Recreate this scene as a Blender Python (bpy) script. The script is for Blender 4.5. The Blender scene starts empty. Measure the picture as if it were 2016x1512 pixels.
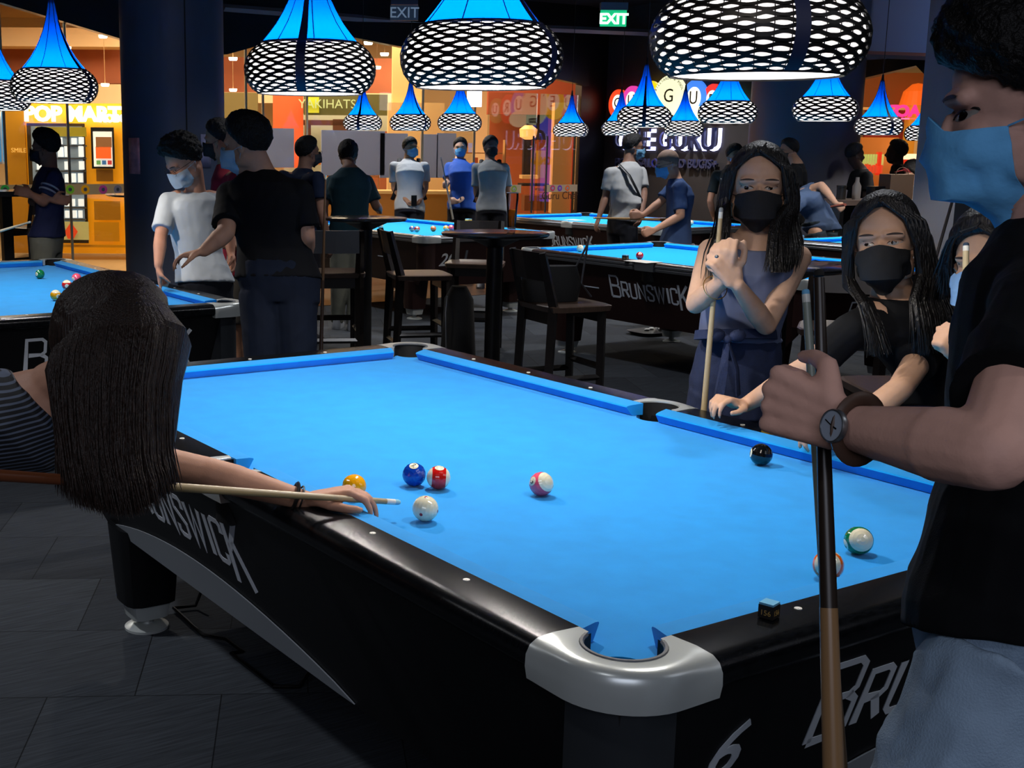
import bpy, bmesh, math, random
from mathutils import Vector as V, Matrix, noise
from mathutils.bvhtree import BVHTree
from mathutils.geometry import tessellate_polygon
random.seed(7)
sc = bpy.context.scene
COL = sc.collection
PI = math.pi
# ---------------------------------------------------------------- camera
CP = V((-1.3581, -1.3807, 1.5596)); YAW, PIT, ROL = 1.0144, -0.1904, 0.0078
FOC, PCX, PCY = 2428.88, 718.8, 759.6
cf = V((math.cos(PIT)*math.cos(YAW), math.cos(PIT)*math.sin(YAW), math.sin(PIT)))
_r = cf.cross(V((0, 0, 1))).normalized(); _u = _r.cross(cf)
cr = _r*math.cos(ROL)+_u*math.sin(ROL); cu = _u*math.cos(ROL)-_r*math.sin(ROL)
cam = bpy.data.cameras.new('camera'); co = bpy.data.objects.new('camera', cam); COL.objects.link(co)
M = Matrix((cr, cu, -cf)).transposed().to_4x4(); M.translation = CP; co.matrix_world = M
cam.sensor_width = 36; cam.lens = 36*FOC/2016
cam.shift_x = (1008-PCX)/2016; cam.shift_y = (PCY-756)/2016
cam.clip_start = .05; cam.clip_end = 100
sc.camera = co
def ray(x, y): return cf+cr*((x-PCX)/FOC)-cu*((y-PCY)/FOC)
def at(x, y, z=0.0):                       # point of a horizontal plane seen at a photo position
    d = ray(x, y); return CP+d*((z-CP.z)/d.z)
def atd(x, y, t): return CP+ray(x, y)*t    # point at distance t along the view axis
def onx(x, y, X): d = ray(x, y); return CP+d*((X-CP.x)/d.x)
def ony(x, y, Y): d = ray(x, y); return CP+d*((Y-CP.y)/d.y)
# ---------------------------------------------------------------- world, exposure, room light
sc.view_settings.view_transform = 'Standard'; sc.view_settings.look = 'None'
sc.view_settings.exposure = 0.35; sc.view_settings.gamma = 1
cy = sc.cycles; cy.max_bounces = 5; cy.diffuse_bounces = 3; cy.glossy_bounces = 3; cy.transmission_bounces = 4
cy.transparent_max_bounces = 12; cy.sample_clamp_indirect = 3; cy.sample_clamp_direct = 0
cy.caustics_reflective = False; cy.caustics_refractive = False; cy.use_denoising = True; cy.blur_glossy = 1.0; cy.adaptive_threshold = .02
w = bpy.data.worlds.new('world'); sc.world = w; w.use_nodes = True
w.node_tree.nodes['Background'].inputs[0].default_value = (.35, .5, .9, 1); w.node_tree.nodes['Background'].inputs[1].default_value = .012
def lin(c):
    if isinstance(c, str): c = [int(c[i:i+2], 16)/255 for i in (0, 2, 4)]
    return tuple((x/12.92 if x <= .04045 else ((x+.055)/1.055)**2.4) for x in c[:3])
def lamp(kind, loc, power, color, size=.05, rot=None, sy=None, spread=None, parent=None, blend=None, angle=None):
    l = bpy.data.lights.new(kind.lower()+'_light', kind); l.energy = power; l.color = lin(color)
    if kind == 'AREA':
        l.size = size
        if sy: l.shape = 'RECTANGLE'; l.size_y = sy
        if spread: l.spread = spread
    else: l.shadow_soft_size = size
    if kind == 'SPOT' and angle: l.spot_size = angle; l.spot_blend = blend or .4
    o = bpy.data.objects.new(l.name, l); COL.objects.link(o); o.location = loc
    if rot: o.rotation_euler = rot
    if parent: o.parent = parent
    return o
# recessed light of the mall hall behind the glass, warm
lamp('AREA', (4.2, 15.2, 3.6), 360, 'ffe9cc', 5, sy=3)
lamp('AREA', (9.0, 15.5, 3.6), 360, 'ffe6c6', 5, sy=3)
lamp('AREA', (15.5, 10.5, 3.6), 240, 'ffddb0', 4, sy=5)
lamp('SPOT', (9.0, 6.4, 3.4), 22, 'cdd6ff', .1, rot=(0, math.radians(-82), 0), angle=2.2, blend=1)  # unseen wall-washer added to brighten the slate bulkhead
_s = lamp('SPOT', (-1.0, -.7, 3.2), 75, 'fff0e2', .25, angle=math.radians(34), blend=1); _s.rotation_euler = (V((1.65, 1.0, 1.3))-V((-1.0, -.7, 3.2))).to_track_quat('-Z', 'Y').to_euler()  # unseen ceiling spot added to light the women's faces
# added soft fill from behind the camera, lifts faces and near panels
lamp('AREA', (-3.0, -3.6, 2.9), 42, 'dfe4f6', 3.0, rot=(math.radians(62), 0, math.radians(-38)), sy=1.2)
lamp('AREA', (2.2, -2.6, 3.0), 12, 'e4e8f6', 2.4, rot=(math.radians(55), 0, math.radians(12)), sy=1.2)
# unseen ceiling spots added to raise the ambient light of the pool hall
for (x, y, p) in ((2.7, 1.9, 130), (3.3, 5.4, 130), (7.1, 7.0, 240), (3.4, 9.6, 150), (6.9, 11.2, 200), (10.4, 10.5, 200), (-1.9, 2.9, 190), (-1.9, -.6, 25), (1.2, -2.2, 50), (9.8, 5.4, 160)):
    lamp('SPOT', (x, y, 3.3), p, 'eef0f6', .12, angle=2.0, blend=.8)
# ---------------------------------------------------------------- materials
MATS = {}
def mat(name, color, rough=.6, metal=0, spec=.5, var=0, scale=30, bump=0, bscale=None, emit=None, es=0, alpha=None, coat=0, sheen=0, stretch=None):
    if name in MATS: return MATS[name]
    m = bpy.data.materials.new(name); m.use_nodes = True; MATS[name] = m
    nt = m.node_tree; b = nt.nodes['Principled BSDF']; c = lin(color)
    b.inputs['Base Color'].default_value = (*c, 1); b.inputs['Roughness'].default_value = rough
    b.inputs['Metallic'].default_value = metal; b.inputs['Specular IOR Level'].default_value = spec
    if coat: b.inputs['Coat Weight'].default_value = coat; b.inputs['Coat Roughness'].default_value = .08
    if sheen: b.inputs['Sheen Weight'].default_value = sheen
    if emit: b.inputs['Emission Color'].default_value = (*lin(emit), 1); b.inputs['Emission Strength'].default_value = es
    if alpha is not None: b.inputs['Alpha'].default_value = alpha
    if var or bump:
        tc = nt.nodes.new('ShaderNodeTexCoord'); mp = nt.nodes.new('ShaderNodeMapping')
        if stretch: mp.inputs['Scale'].default_value = stretch
        nt.links.new(tc.outputs['Object'], mp.inputs[0])
        n = nt.nodes.new('ShaderNodeTexNoise'); n.inputs['Scale'].default_value = scale; n.inputs['Detail'].default_value = 4
        nt.links.new(mp.outputs[0], n.inputs['Vector'])
        if var:
            r = nt.nodes.new('ShaderNodeValToRGB'); r.color_ramp.elements[0].position = .3; r.color_ramp.elements[1].position = .7
            r.color_ramp.elements[0].color = (*[x*(1-var) for x in c], 1); r.color_ramp.elements[1].color = (*[min(1, x*(1+var)) for x in c], 1)
            nt.links.new(n.outputs['Fac'], r.inputs[0]); nt.links.new(r.outputs[0], b.inputs['Base Color'])
        if bump:
            n2 = n
            if bscale:
                n2 = nt.nodes.new('ShaderNodeTexNoise'); n2.inputs['Scale'].default_value = bscale; n2.inputs['Detail'].default_value = 3
                nt.links.new(mp.outputs[0], n2.inputs['Vector'])
            bp = nt.nodes.new('ShaderNodeBump'); bp.inputs['Strength'].default_value = bump; bp.inputs['Distance'].default_value = .01
            nt.links.new(n2.outputs['Fac'], bp.inputs['Height']); nt.links.new(bp.outputs[0], b.inputs['Normal'])
    return m
def glow(name, color, s):
    return mat(name, color, .6, emit=color, es=s)
def translucent(name, color, t=.6, gloss=0):
    m = bpy.data.materials.new(name); m.use_nodes = True; nt = m.node_tree; nt.nodes.remove(nt.nodes['Principled BSDF'])
    out = nt.nodes['Material Output']; a = nt.nodes.new('ShaderNodeBsdfDiffuse'); b = nt.nodes.new('ShaderNodeBsdfTranslucent'); x = nt.nodes.new('ShaderNodeMixShader')
    for q in (a, b): q.inputs[0].default_value = (*lin(color), 1)
    x.inputs[0].default_value = t; nt.links.new(a.outputs[0], x.inputs[1]); nt.links.new(b.outputs[0], x.inputs[2]); nt.links.new(x.outputs[0], out.inputs[0]); return m
def glassy(name, tint, refl=.08, rough=.02):
    m = bpy.data.materials.new(name); m.use_nodes = True; nt = m.node_tree; nt.nodes.remove(nt.nodes['Principled BSDF'])
    out = nt.nodes['Material Output']; a = nt.nodes.new('ShaderNodeBsdfTransparent'); b = nt.nodes.new('ShaderNodeBsdfGlossy'); x = nt.nodes.new('ShaderNodeMixShader'); fr = nt.nodes.new('ShaderNodeFresnel')
    a.inputs[0].default_value = (*lin(tint), 1); b.inputs['Roughness'].default_value = rough; fr.inputs[0].default_value = 1.45
    nt.links.new(fr.outputs[0], x.inputs[0]); nt.links.new(a.outputs[0], x.inputs[1]); nt.links.new(b.outputs[0], x.inputs[2]); nt.links.new(x.outputs[0], out.inputs[0]); return m
# ---------------------------------------------------------------- mesh helpers
class MB:
    def __init__(s): s.v = []; s.f = []; s.mi = []; s.k = 0
    def add(s, vs, fs):
        n = len(s.v); s.v += [tuple(v) for v in vs]; s.f += [tuple(n+i for i in f) for f in fs]; s.mi += [s.k]*len(fs); return s
    def box(s, a, b, M=None):
        x0, y0, z0 = a; x1, y1, z1 = b
        vs = [V(p) for p in ((x0, y0, z0), (x1, y0, z0), (x1, y1, z0), (x0, y1, z0), (x0, y0, z1), (x1, y0, z1), (x1, y1, z1), (x0, y1, z1))]
        if M: vs = [M@v for v in vs]
        return s.add(vs, [(0, 3, 2, 1), (4, 5, 6, 7), (0, 1, 5, 4), (1, 2, 6, 5), (2, 3, 7, 6), (3, 0, 4, 7)])
    def grid(s, rows, cu_=False, cv=False):      # rows of points, closed flags for u (in row) and v
        n = len(rows[0]); m = len(rows); vs = [p for r in rows for p in r]; fs = []
        for j in range(m if cv else m-1):
            for i in range(n if cu_ else n-1):
                a = j*n+i; b = j*n+(i+1) % n; c = ((j+1) % m)*n+(i+1) % n; d = ((j+1) % m)*n+i; fs.append((a, b, c, d))
        return s.add(vs, fs)
    def tube(s, pts, rs, n=8, cap=True, flat=1, closed=False):
        pts = [V(p) for p in pts]; rs = rs if hasattr(rs, '__len__') else [rs]*len(pts); rows = []; u = None
        for i, p in enumerate(pts):
            if closed: t = pts[(i+1) % len(pts)]-pts[i-1]
            else: t = pts[min(i+1, len(pts)-1)]-pts[max(i-1, 0)]
            t = t.normalized() if t.length > 1e-9 else V((0, 0, 1))
            if u is None: u = t.cross(V((0, 0, 1)) if abs(t.z) < .95 else V((1, 0, 0))).normalized()
            u = (u-t*u.dot(t)).normalized(); w_ = t.cross(u)
            rows.append([p+u*rs[i]*math.cos(2*PI*k/n)+w_*rs[i]*flat*math.sin(2*PI*k/n) for k in range(n)])
        b = len(s.v); s.grid(rows, True, closed)
        if cap and not closed:
            s.add(rows[0], [tuple(range(n-1, -1, -1))]); s.add(rows[-1], [tuple(range(n))])
        return s
    def lathe(s, prof, n=32, c=(0, 0, 0), cap=False, M=None):
        c = V(c); rows = [[c+V((r*math.cos(2*PI*k/n), r*math.sin(2*PI*k/n), z)) for k in range(n)] for r, z in prof]
        if M: rows = [[M@p for p in r] for r in rows]
        s.grid(rows, True)
        if cap: s.add(rows[0], [tuple(range(n-1, -1, -1))]); s.add(rows[-1], [tuple(range(n))])
        return s
    def ell(s, c, r, R=None, n=16):
        c = V(c); rows = []
        for j in range(n//2+1):
            a = -PI/2+PI*j/(n//2); a = max(min(a, PI/2-.02), -PI/2+.02); row = []
            for k in range(n):
                p = V((r[0]*math.cos(a)*math.cos(2*PI*k/n), r[1]*math.cos(a)*math.sin(2*PI*k/n), r[2]*math.sin(a)))
                row.append(c+(R@p if R else p))
            rows.append(row)
        s.grid(rows, True); s.add(rows[0], [tuple(range(n-1, -1, -1))]); s.add(rows[-1], [tuple(range(n))]); return s
    def cap(s, a, ra, b, rb, n=12):               # capsule with two radii
        a = V(a); b = V(b); d = b-a; L = d.length
        if L < 1e-6: return s.ell(a, (ra, ra, ra), n=n)
        d = d/L; u = d.cross(V((0, 0, 1)) if abs(d.z) < .9 else V((1, 0, 0))).normalized(); w_ = d.cross(u); rows = []
        for (c, r, t0, t1) in ((a, ra, -PI/2+.05, -.01), (b, rb, .01, PI/2-.05)):
            for j in range(4):
                t = t0+(t1-t0)*j/3; q = c+d*(r*math.sin(t)); rr = r*math.cos(t)
                rows.append([q+u*rr*math.cos(2*PI*k/n)+w_*rr*math.sin(2*PI*k/n) for k in range(n)])
        s.grid(rows, True); s.add(rows[0], [tuple(range(n-1, -1, -1))]); s.add(rows[-1], [tuple(range(n))]); return s
    def loft(s, secs, n=20, p=2.0):               # secs: (center, lateral vec*halfwidth, depth vec*halfdepth)
        rows = []
        for c, a, b in secs:
            c = V(c); a = V(a); b = V(b); row = []
            for k in range(n):
                t = 2*PI*k/n; x, y = math.cos(t), math.sin(t); q = (abs(x)**p+abs(y)**p)**(-1/p); row.append(c+a*x*q+b*y*q)
            rows.append(row)
        s.grid(rows, True); s.add(rows[0], [tuple(range(n-1, -1, -1))]); s.add(rows[-1], [tuple(range(n))]); return s
    def prism(s, poly, z0, z1, M=None):           # poly: 2D outline extruded along z
        n = len(poly); vs = [V((x, y, z0)) for x, y in poly]+[V((x, y, z1)) for x, y in poly]
        if M: vs = [M@v for v in vs]
        tr = tessellate_polygon([[V((x, y, 0)) for x, y in poly]])
        fs = [(a, b, c) for a, b, c in tr]+[(a+n, c+n, b+n) for a, b, c in tr]+[(i, (i+1) % n, (i+1) % n+n, i+n) for i in range(n)]
        return s.add(vs, fs)
    def mesh(s, name, off=None, smooth=True, recalc=True):
        me = bpy.data.meshes.new(name); vs = s.v if off is None else [V(v)-off for v in s.v]
        me.from_pydata([tuple(v) for v in vs], [], s.f)
        if any(s.mi): me.polygons.foreach_set('material_index', s.mi)
        if recalc:
            bm = bmesh.new(); bm.from_mesh(me); bmesh.ops.recalc_face_normals(bm, faces=bm.faces); bm.to_mesh(me); bm.free()
        if smooth:
            me.polygons.foreach_set('use_smooth', [True]*len(me.polygons)); me.set_sharp_from_angle(angle=math.radians(smooth if smooth is not True else 40))
        me.update(); return me
def link(me, name, m, parent=None, loc=None):
    o = bpy.data.objects.new(name, me); COL.objects.link(o)
    for x in (m if isinstance(m, (list, tuple)) else [m]): me.materials.append(x)
    if parent: o.parent = parent
    if loc: o.location = loc
    return o
def part(mb, name, m, parent=None, world=False, smooth=True, recalc=True):
    off = None
    if parent and world:
        q = parent; off = V((0, 0, 0))
        while q: off += V(q.location); q = q.parent
    return link(mb.mesh(name, off, smooth, recalc), name, m, parent)
def tag(o, label, cat, group=None):
    o['label'] = label; o['category'] = cat
    if group: o['group'] = group
    return o
def thing(name, label, cat, loc=(0, 0, 0), rz=0, group=None):
    o = bpy.data.objects.new(name, None); COL.objects.link(o); o.empty_display_size = .1
    o.location = loc; o.rotation_euler = (0, 0, rz); return tag(o, label, cat, group)
def struct(mb, name, m, smooth=False, parent=None):
    o = part(mb, name, m, parent, smooth=smooth)
    if not parent: o['kind'] = 'structure'
    return o
KIDS = {}
def kids(o): return [c for c in COL.objects if c.parent == o]
def dup(o, parent=None):
    c = o.copy(); COL.objects.link(c)
    if parent: c.parent = parent
    for k in kids(o): dup(k, c)
    return c
def setlab(o, label, group=None):
    o['label'] = label
    if group: o['group'] = group
def text_mesh(txt, size, ext=0.002, bold=0, shear=0, align='CENTER', spacing=1, mirror=False):
    cu_ = bpy.data.curves.new('t', 'FONT'); cu_.body = txt; cu_.size = size; cu_.extrude = ext; cu_.offset = bold; cu_.shear = shear
    cu_.align_x = align; cu_.align_y = 'BOTTOM_BASELINE'; cu_.space_character = spacing; cu_.resolution_u = 3
    o = bpy.data.objects.new('t', cu_); COL.objects.link(o); dg = bpy.context.evaluated_depsgraph_get()
    me = bpy.data.meshes.new_from_object(o.evaluated_get(dg)); bpy.data.objects.remove(o); bpy.data.curves.remove(cu_)
    if mirror:
        for v in me.vertices: v.co.x = -v.co.x
        me.flip_normals()
    me.materials.clear(); return me
def frame(o, ex, ey):                              # matrix with local x = ex, local y = ey, z = normal
    ex = V(ex).normalized(); ez = ex.cross(V(ey)).normalized(); ey = ez.cross(ex)
    m = Matrix((ex, ey, ez)).transposed().to_4x4(); m.translation = V(o); return m
def text(txt, size, M, m, parent=None, name='lettering', world=True, **k):
    me = text_mesh(txt, size, **k)
    off = V((0, 0, 0)); q = parent if world else None
    while q: off += V(q.location); q = q.parent
    me.transform(Matrix.Translation(-off)@M); return link(me, name, m, parent)
# condensed slab capitals of the table maker, drawn as strokes: (polyline) on a 1-high cell
GL = {'B': (.5, [[(0, 0), (0, 1), (.36, 1), (.44, .92), (.44, .62), (.36, .54), (.06, .54)], [(.36, .54), (.48, .44), (.48, .08), (.4, 0), (0, 0)]]),
 'R': (.46, [[(0, 0), (0, 1), (.34, 1), (.42, .92), (.42, .55), (.34, .47), (.06, .47)], [(.24, .47), (.44, 0)]]),
 'U': (.46, [[(0, 1), (0, .1), (.08, 0), (.34, 0), (.42, .1), (.42, 1)]]),
 'N': (.46, [[(0, 0), (0, 1), (.42, 0), (.42, 1)]]),
 'S': (.42, [[(.4, .74), (.4, .92), (.32, 1), (.08, 1), (0, .92), (0, .68), (.4, .34), (.4, .08), (.32, 0), (.08, 0), (0, .08), (0, .26)]]),
 'W': (.66, [[(0, 1), (.16, 0), (.31, .9), (.46, 0), (.62, 1)]]),
 'I': (.12, [[(.06, 0), (.06, 1)]]),
 'C': (.42, [[(.4, .74), (.4, .92), (.32, 1), (.08, 1), (0, .92), (0, .08), (.08, 0), (.32, 0), (.4, .08), (.4, .26)]]),
 'K': (.5, [[(0, 0), (0, 1)], [(.42, 1), (.04, .5)], [(.14, .62), (.48, 0)]])}
def stroke2d(mb, pts, w_, M):
    pts = [V((x, y, 0)) for x, y in pts]; n = len(pts); L = []; R = []
    for i in range(n):
        a = (pts[i]-pts[i-1]).normalized() if i else None; b = (pts[i+1]-pts[i]).normalized() if i < n-1 else None
        na = V((-a.y, a.x, 0)) if a else None; nb = V((-b.y, b.x, 0)) if b else None
        if na and nb: nn = (na+nb).normalized(); nn /= max(.45, nn.dot(na))
        else: nn = na or nb
        h = w_/2*(1.45 if (i == 0 or i == n-1) else 1)
        L.append(pts[i]+nn*h); R.append(pts[i]-nn*h)
    mb.grid([[M@p for p in L], [M@p for p in R], [M@(p-V((0, 0, .002))) for p in R], [M@(p-V((0, 0, .002))) for p in L]], False, True)
def brunswick(parent, M, h, m, name='lettering', shear=0):      # M: local x right, y up, z out; h cap height
    mb = MB(); x = 0; word = 'BRUNSWICK'; wid = sum(GL[c][0]*(1.12 if c in 'BK' else .82)+.13 for c in word)
    for i, c in enumerate(word):
        big = c in 'BK'; sc_ = 1.22 if big else .86; dy = -.3 if c == 'K' else 0; dy = -.06 if c == 'B' else dy
        for pl in GL[c][1]:
            pp = []
            for (px, py) in pl:
                yy = py*(1.42 if c == 'K' else sc_)+dy; pp.append((((x+px*(1.12 if big else .82))-wid/2+shear*yy)*h*1.28, yy*h))
            stroke2d(mb, pp, .105*h, M)
        x += GL[c][0]*(1.12 if big else .82)+.13
    return part(mb, name, m, parent, smooth=False, recalc=False)
# ================================================================ materials of the place
cloth = mat('blue_cloth', (.0, .565, .875), .92, spec=.15, var=.05, scale=14, bump=.05, bscale=400, sheen=.2)
cloth2 = mat('far_blue_cloth', (.08, .64, .95), .92, spec=.15)
blk = mat('black_laminate', '0e1013', .22, spec=.16, var=.5, scale=60, bump=.05, bscale=300, stretch=(1, 4, 1))
pan = mat('black_panel', '07080b', .5, spec=.3)
brn = mat('brown_laminate', '2b1c17', .35, spec=.5, var=.3, scale=20)
brp = mat('mahogany_panel', '26110e', .5, spec=.3)
silv = mat('silver_casting', 'c4cac8', .3, metal=.35, spec=.6)
stl = mat('brushed_steel', '8d9094', .35, metal=.9)
dgry = mat('grey_metal', '3a3e43', .4, metal=.5)
letc = mat('grey_lettering', 'c8d0da', .5)
swo = mat('grey_swoosh', '868d94', .5)
rub = mat('dark_rubber', '0a0a0b', .7)
gryl = mat('grey_liner', '63666a', .6)
ivo = mat('ivory', 'e8e6de', .4)
wood = mat('dark_wood', '120c0a', .4, spec=.5, var=.4, scale=12, stretch=(1, 1, 6))
seatw = mat('seat_wood', '4a3a30', .35, spec=.6, var=.25, scale=18, stretch=(1, 8, 1))
bsteel = mat('black_steel', '08090b', .45, spec=.4)
# ================================================================ floor, ceiling, walls
def carpet():
    m = bpy.data.materials.new('carpet'); m.use_nodes = True; nt = m.node_tree; b = nt.nodes['Principled BSDF']; b.inputs['Roughness'].default_value = .9; b.inputs['Specular IOR Level'].default_value = .2
    tc = nt.nodes.new('ShaderNodeTexCoord'); mp = nt.nodes.new('ShaderNodeMapping'); mp.inputs['Rotation'].default_value = (0, 0, .5)
    br = nt.nodes.new('ShaderNodeTexBrick'); br.inputs['Scale'].default_value = 1; br.inputs['Brick Width'].default_value = .5; br.inputs['Row Height'].default_value = .5; br.inputs['Mortar Size'].default_value = .002
    br.inputs['Color1'].default_value = (*lin('3d4248'), 1); br.inputs['Color2'].default_value = (*lin('2b2f35'), 1); br.inputs['Mortar'].default_value = (*lin('15171a'), 1)
    mp2 = nt.nodes.new('ShaderNodeMapping'); mp2.inputs['Scale'].default_value = (3, 60, 1); mp2.inputs['Rotation'].default_value = (0, 0, .5)
    n = nt.nodes.new('ShaderNodeTexNoise'); n.inputs['Scale'].default_value = 2; n.inputs['Detail'].default_value = 5
    mx = nt.nodes.new('ShaderNodeMix'); mx.data_type = 'RGBA'; mx.blend_type = 'OVERLAY'; mx.inputs[0].default_value = .85
    L = nt.links.new; L(tc.outputs['Object'], mp.inputs[0]); L(mp.outputs[0], br.inputs['Vector']); L(tc.outputs['Object'], mp2.inputs[0]); L(mp2.outputs[0], n.inputs['Vector'])
    L(br.outputs[0], mx.inputs[6]); L(n.outputs['Fac'], mx.inputs[7]); L(mx.outputs[2], b.inputs['Base Color'])
    bp = nt.nodes.new('ShaderNodeBump'); bp.inputs['Strength'].default_value = .4; bp.inputs['Distance'].default_value = .004; L(n.outputs['Fac'], bp.inputs['Height']); L(bp.outputs[0], b.inputs['Normal'])
    return m
FY = 12.8; WX = 11.65
mb = MB().box((-6, -5, -.1), (WX, FY, 0)); struct(mb, 'floor', carpet())
mb = MB().box((4.6, 9.3, -.0), (7.5, FY, .004)); struct(mb, 'trim_1', mat('brown_floor_tile', '4a3426', .3, spec=.5, var=.3, scale=3))
mall_f = mat('cream_floor', 'a98f6a', .28, spec=.5, var=.08, scale=2)
struct(MB().box((-6, FY, -.1), (22, 24, 0)).box((WX, -2, -.1), (22, FY, 0)), 'floor.001', mall_f)
ceil_m = mat('black_ceiling', '0c0d10', .8)
struct(MB().box((-6, -5, 3.6), (WX+.1, FY, 3.7)), 'ceiling', ceil_m)
wallm = mat('charcoal_wall', '3a3433', .75, var=.1, scale=5)
struct(MB().box((-6.1, -5, 0), (-6, FY, 3.6)), 'wall_left', mat('navy_wall', '10131a', .8))
struct(MB().box((-6, -5.1, 0), (WX, -5, 3.6)), 'wall_back', MATS['navy_wall'])
# the sign wall, a pilaster, and the black soffit boards whose lower edges zigzag above the glazing
struct(MB().box((WX, 9.3, 0), (WX+.2, FY+.1, 3.6)), 'wall_right', wallm)
struct(MB().box((WX, -5, 0), (WX+.12, 5.0, 3.6)), 'wall_right.001', wallm)
gl = glassy('shop_glass', (.93, .94, .93))
blkp = mat('black_board', '0b0b0d', .35, spec=.5)
def fascia(pts, top, M, name):     # polygon: zigzag bottom points, straight top
    poly = [(x, z) for x, z in pts]+[(pts[-1][0], top), (pts[0][0], top)]
    return struct(MB().prism(poly, 0, .12, M), name, blkp)
Mf = frame((0, FY, 0), (1, 0, 0), (0, 0, 1))       # x along the glazing, y up, z towards the hall
zz = [(ony(*q, FY).x, ony(*q, FY).z) for q in ((0, 8), (238, 80), (300, 110), (440, 108), (620, 58), (687, 75), (790, 95), (1085, 156), (1149, 170))]
fascia([(-6, 2.2), (.6, 3.3)]+zz[:3]+zz[3:]+[(11.2, 3.58)], 3.6, Mf, 'trim_2')
struct(MB().box((11.16, FY-.02, 0), (WX+.05, FY+.12, 3.6)), 'trim_3', blkp)
Mx = frame((WX, 0, 0), (0, -1, 0), (0, 0, 1))
zz2 = [(-onx(*q, WX).y, onx(*q, WX).z) for q in ((1690, 160), (1816, 130), (1890, 207), (1960, 290))]
fascia([(-9.3, 2.3)]+zz2+[(-5.0, 1.3)], 3.6, Mx, 'trim_4')
# glazing: panes with bright edge joints
def pane(n, x0, x1):
    g = struct(MB().box((x0+.005, FY+.02, .02), (x1-.005, FY+.032, 3.3)), 'window_%d' % n, gl)
xs = [-6, -3, -.5, ony(12, 300, FY).x, ony(137, 300, FY).x, ony(300, 300, FY).x, ony(487, 300, FY).x, ony(520, 300, FY).x, ony(606, 300, FY).x, ony(833, 300, FY).x, ony(935, 300, FY).x]
for i in range(len(xs)-1): pane(i+1, xs[i], xs[i+1])
jm = mat('joint_silicone', 'd8c9a8', .4)
for i, x in enumerate(xs[3:]):
    struct(MB().box((x-.012, FY+.012, 0), (x+.012, FY+.04, 3.2)), 'trim_%d' % (10+i), jm)
struct(MB().box((WX+.02, 5.0, .02), (WX+.035, 7.1, 3.3)).box((WX+.02, 7.11, .02), (WX+.035, 9.3, 3.3)), 'window_30', gl)
# glass door leaf on the right with its two long pull bars, and the narrow leaf beside it
for k, (pa, pb) in enumerate((((960, 0), (1058, 0)), ((1062, 0), (1137, 0)))):
    xa, xb = ony(pa[0], 300, FY).x, ony(pb[0], 300, FY).x
    d = struct(MB().box((xa+.01, FY+.02, .03), (xb-.01, FY+.032, 2.35)), 'door_%d' % (k+1), gl)
    for (hx, side) in (((xb-.12, -1),) if k == 0 else ((xa+.1, 1),)):
        part(MB().tube([(hx, FY-.05, .65), (hx, FY-.05, 1.75)], .014, 8).tube([(hx, FY-.05, .8), (hx, FY+.02, .8)], .008, 6).tube([(hx, FY-.05, 1.6), (hx, FY+.02, 1.6)], .008, 6), 'door_handle', stl, d)
# ceiling track rails
rail_m = mat('rail_pink', '94868a', .5)
a_, b_, c_, d_ = (at(*q, 3.2) for q in ((440, 15), (837, 46), (1147, 62), (1290, 65)))
for i, (p, q) in enumerate(((a_, b_), (b_, d_))):
    t = MB().tube([p, q], .045, 4); o = part(t, 'ceiling_rail', rail_m); tag(o, ['long pinkish rail below the dark ceiling behind the big middle lamps', 'pinkish rail below the dark ceiling under the green EXIT sign'][i], 'rail')
p, q = atd(1702, 107, 12.6), atd(1868, 113, 12.2)
tag(part(MB().tube([p, q], .035, 4), 'ceiling_rail', mat('rail_red', '6a4238', .5)), 'reddish rail hanging in front of the right hand window peak', 'rail')
# round pillar on the left and the dark ones on the right
navy = mat('navy_pillar', '474f63', .5, spec=.4, var=.12, scale=400)
pc = atd(343, 300, 9.4)
o = part(MB().lathe([(.385, 0), (.385, 3.6)], 64, (pc.x, pc.y, 0)), 'pillar', navy)
tag(o, 'thick round navy pillar behind the man in the white tee', 'pillar')
sm_ = MB(); sd = V((cr.x, cr.y, 0)).normalized()*.15-V((cf.x, cf.y, 0)).normalized()*.3555
sm_.box((-.004, -.004, 0), (.004, .004, 3.59), Matrix.Translation((pc.x+sd.x, pc.y+sd.y, 0))); part(sm_, 'panel_seam', mat('seam', '07090f', .6), o, world=True)
pc2 = atd(1580, 300, 14.1)
tag(part(MB().lathe([(.605, 0), (.605, 3.59)], 64, (pc2.x, pc2.y, 0)), 'pillar', mat('charcoal_pillar', '4e4e58', .5, var=.1, scale=300)), 'round charcoal pillar behind the women, right of the glowing sign', 'pillar')
b0 = atd(1960, 300, 8.2); fx = V((cf.x, cf.y, 0)).normalized(); rx = V((cr.x, cr.y, 0)).normalized()
Mp = frame(b0, rx, fx); Mp.translation = V((b0.x, b0.y, 0))
tag(part(MB().box((-.26, -.05, 0), (.9, .6, 3.6), Mp), 'pillar', mat('grey_pillar', '625f60', .6, var=.08, scale=200), smooth=False), 'square grey column behind the man with the watch', 'pillar')
# high blue-grey bulkhead under the ceiling on the right
bh = MB().box((11.2, 4.0, 2.62), (WX-.01, 9.0, 3.585)); tag(part(bh, 'bulkhead', mat('slate_paint', 'a4acc4', .7), smooth=False), 'slate coloured bulkhead below the ceiling above the right hand window', 'bulkhead')
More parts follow.
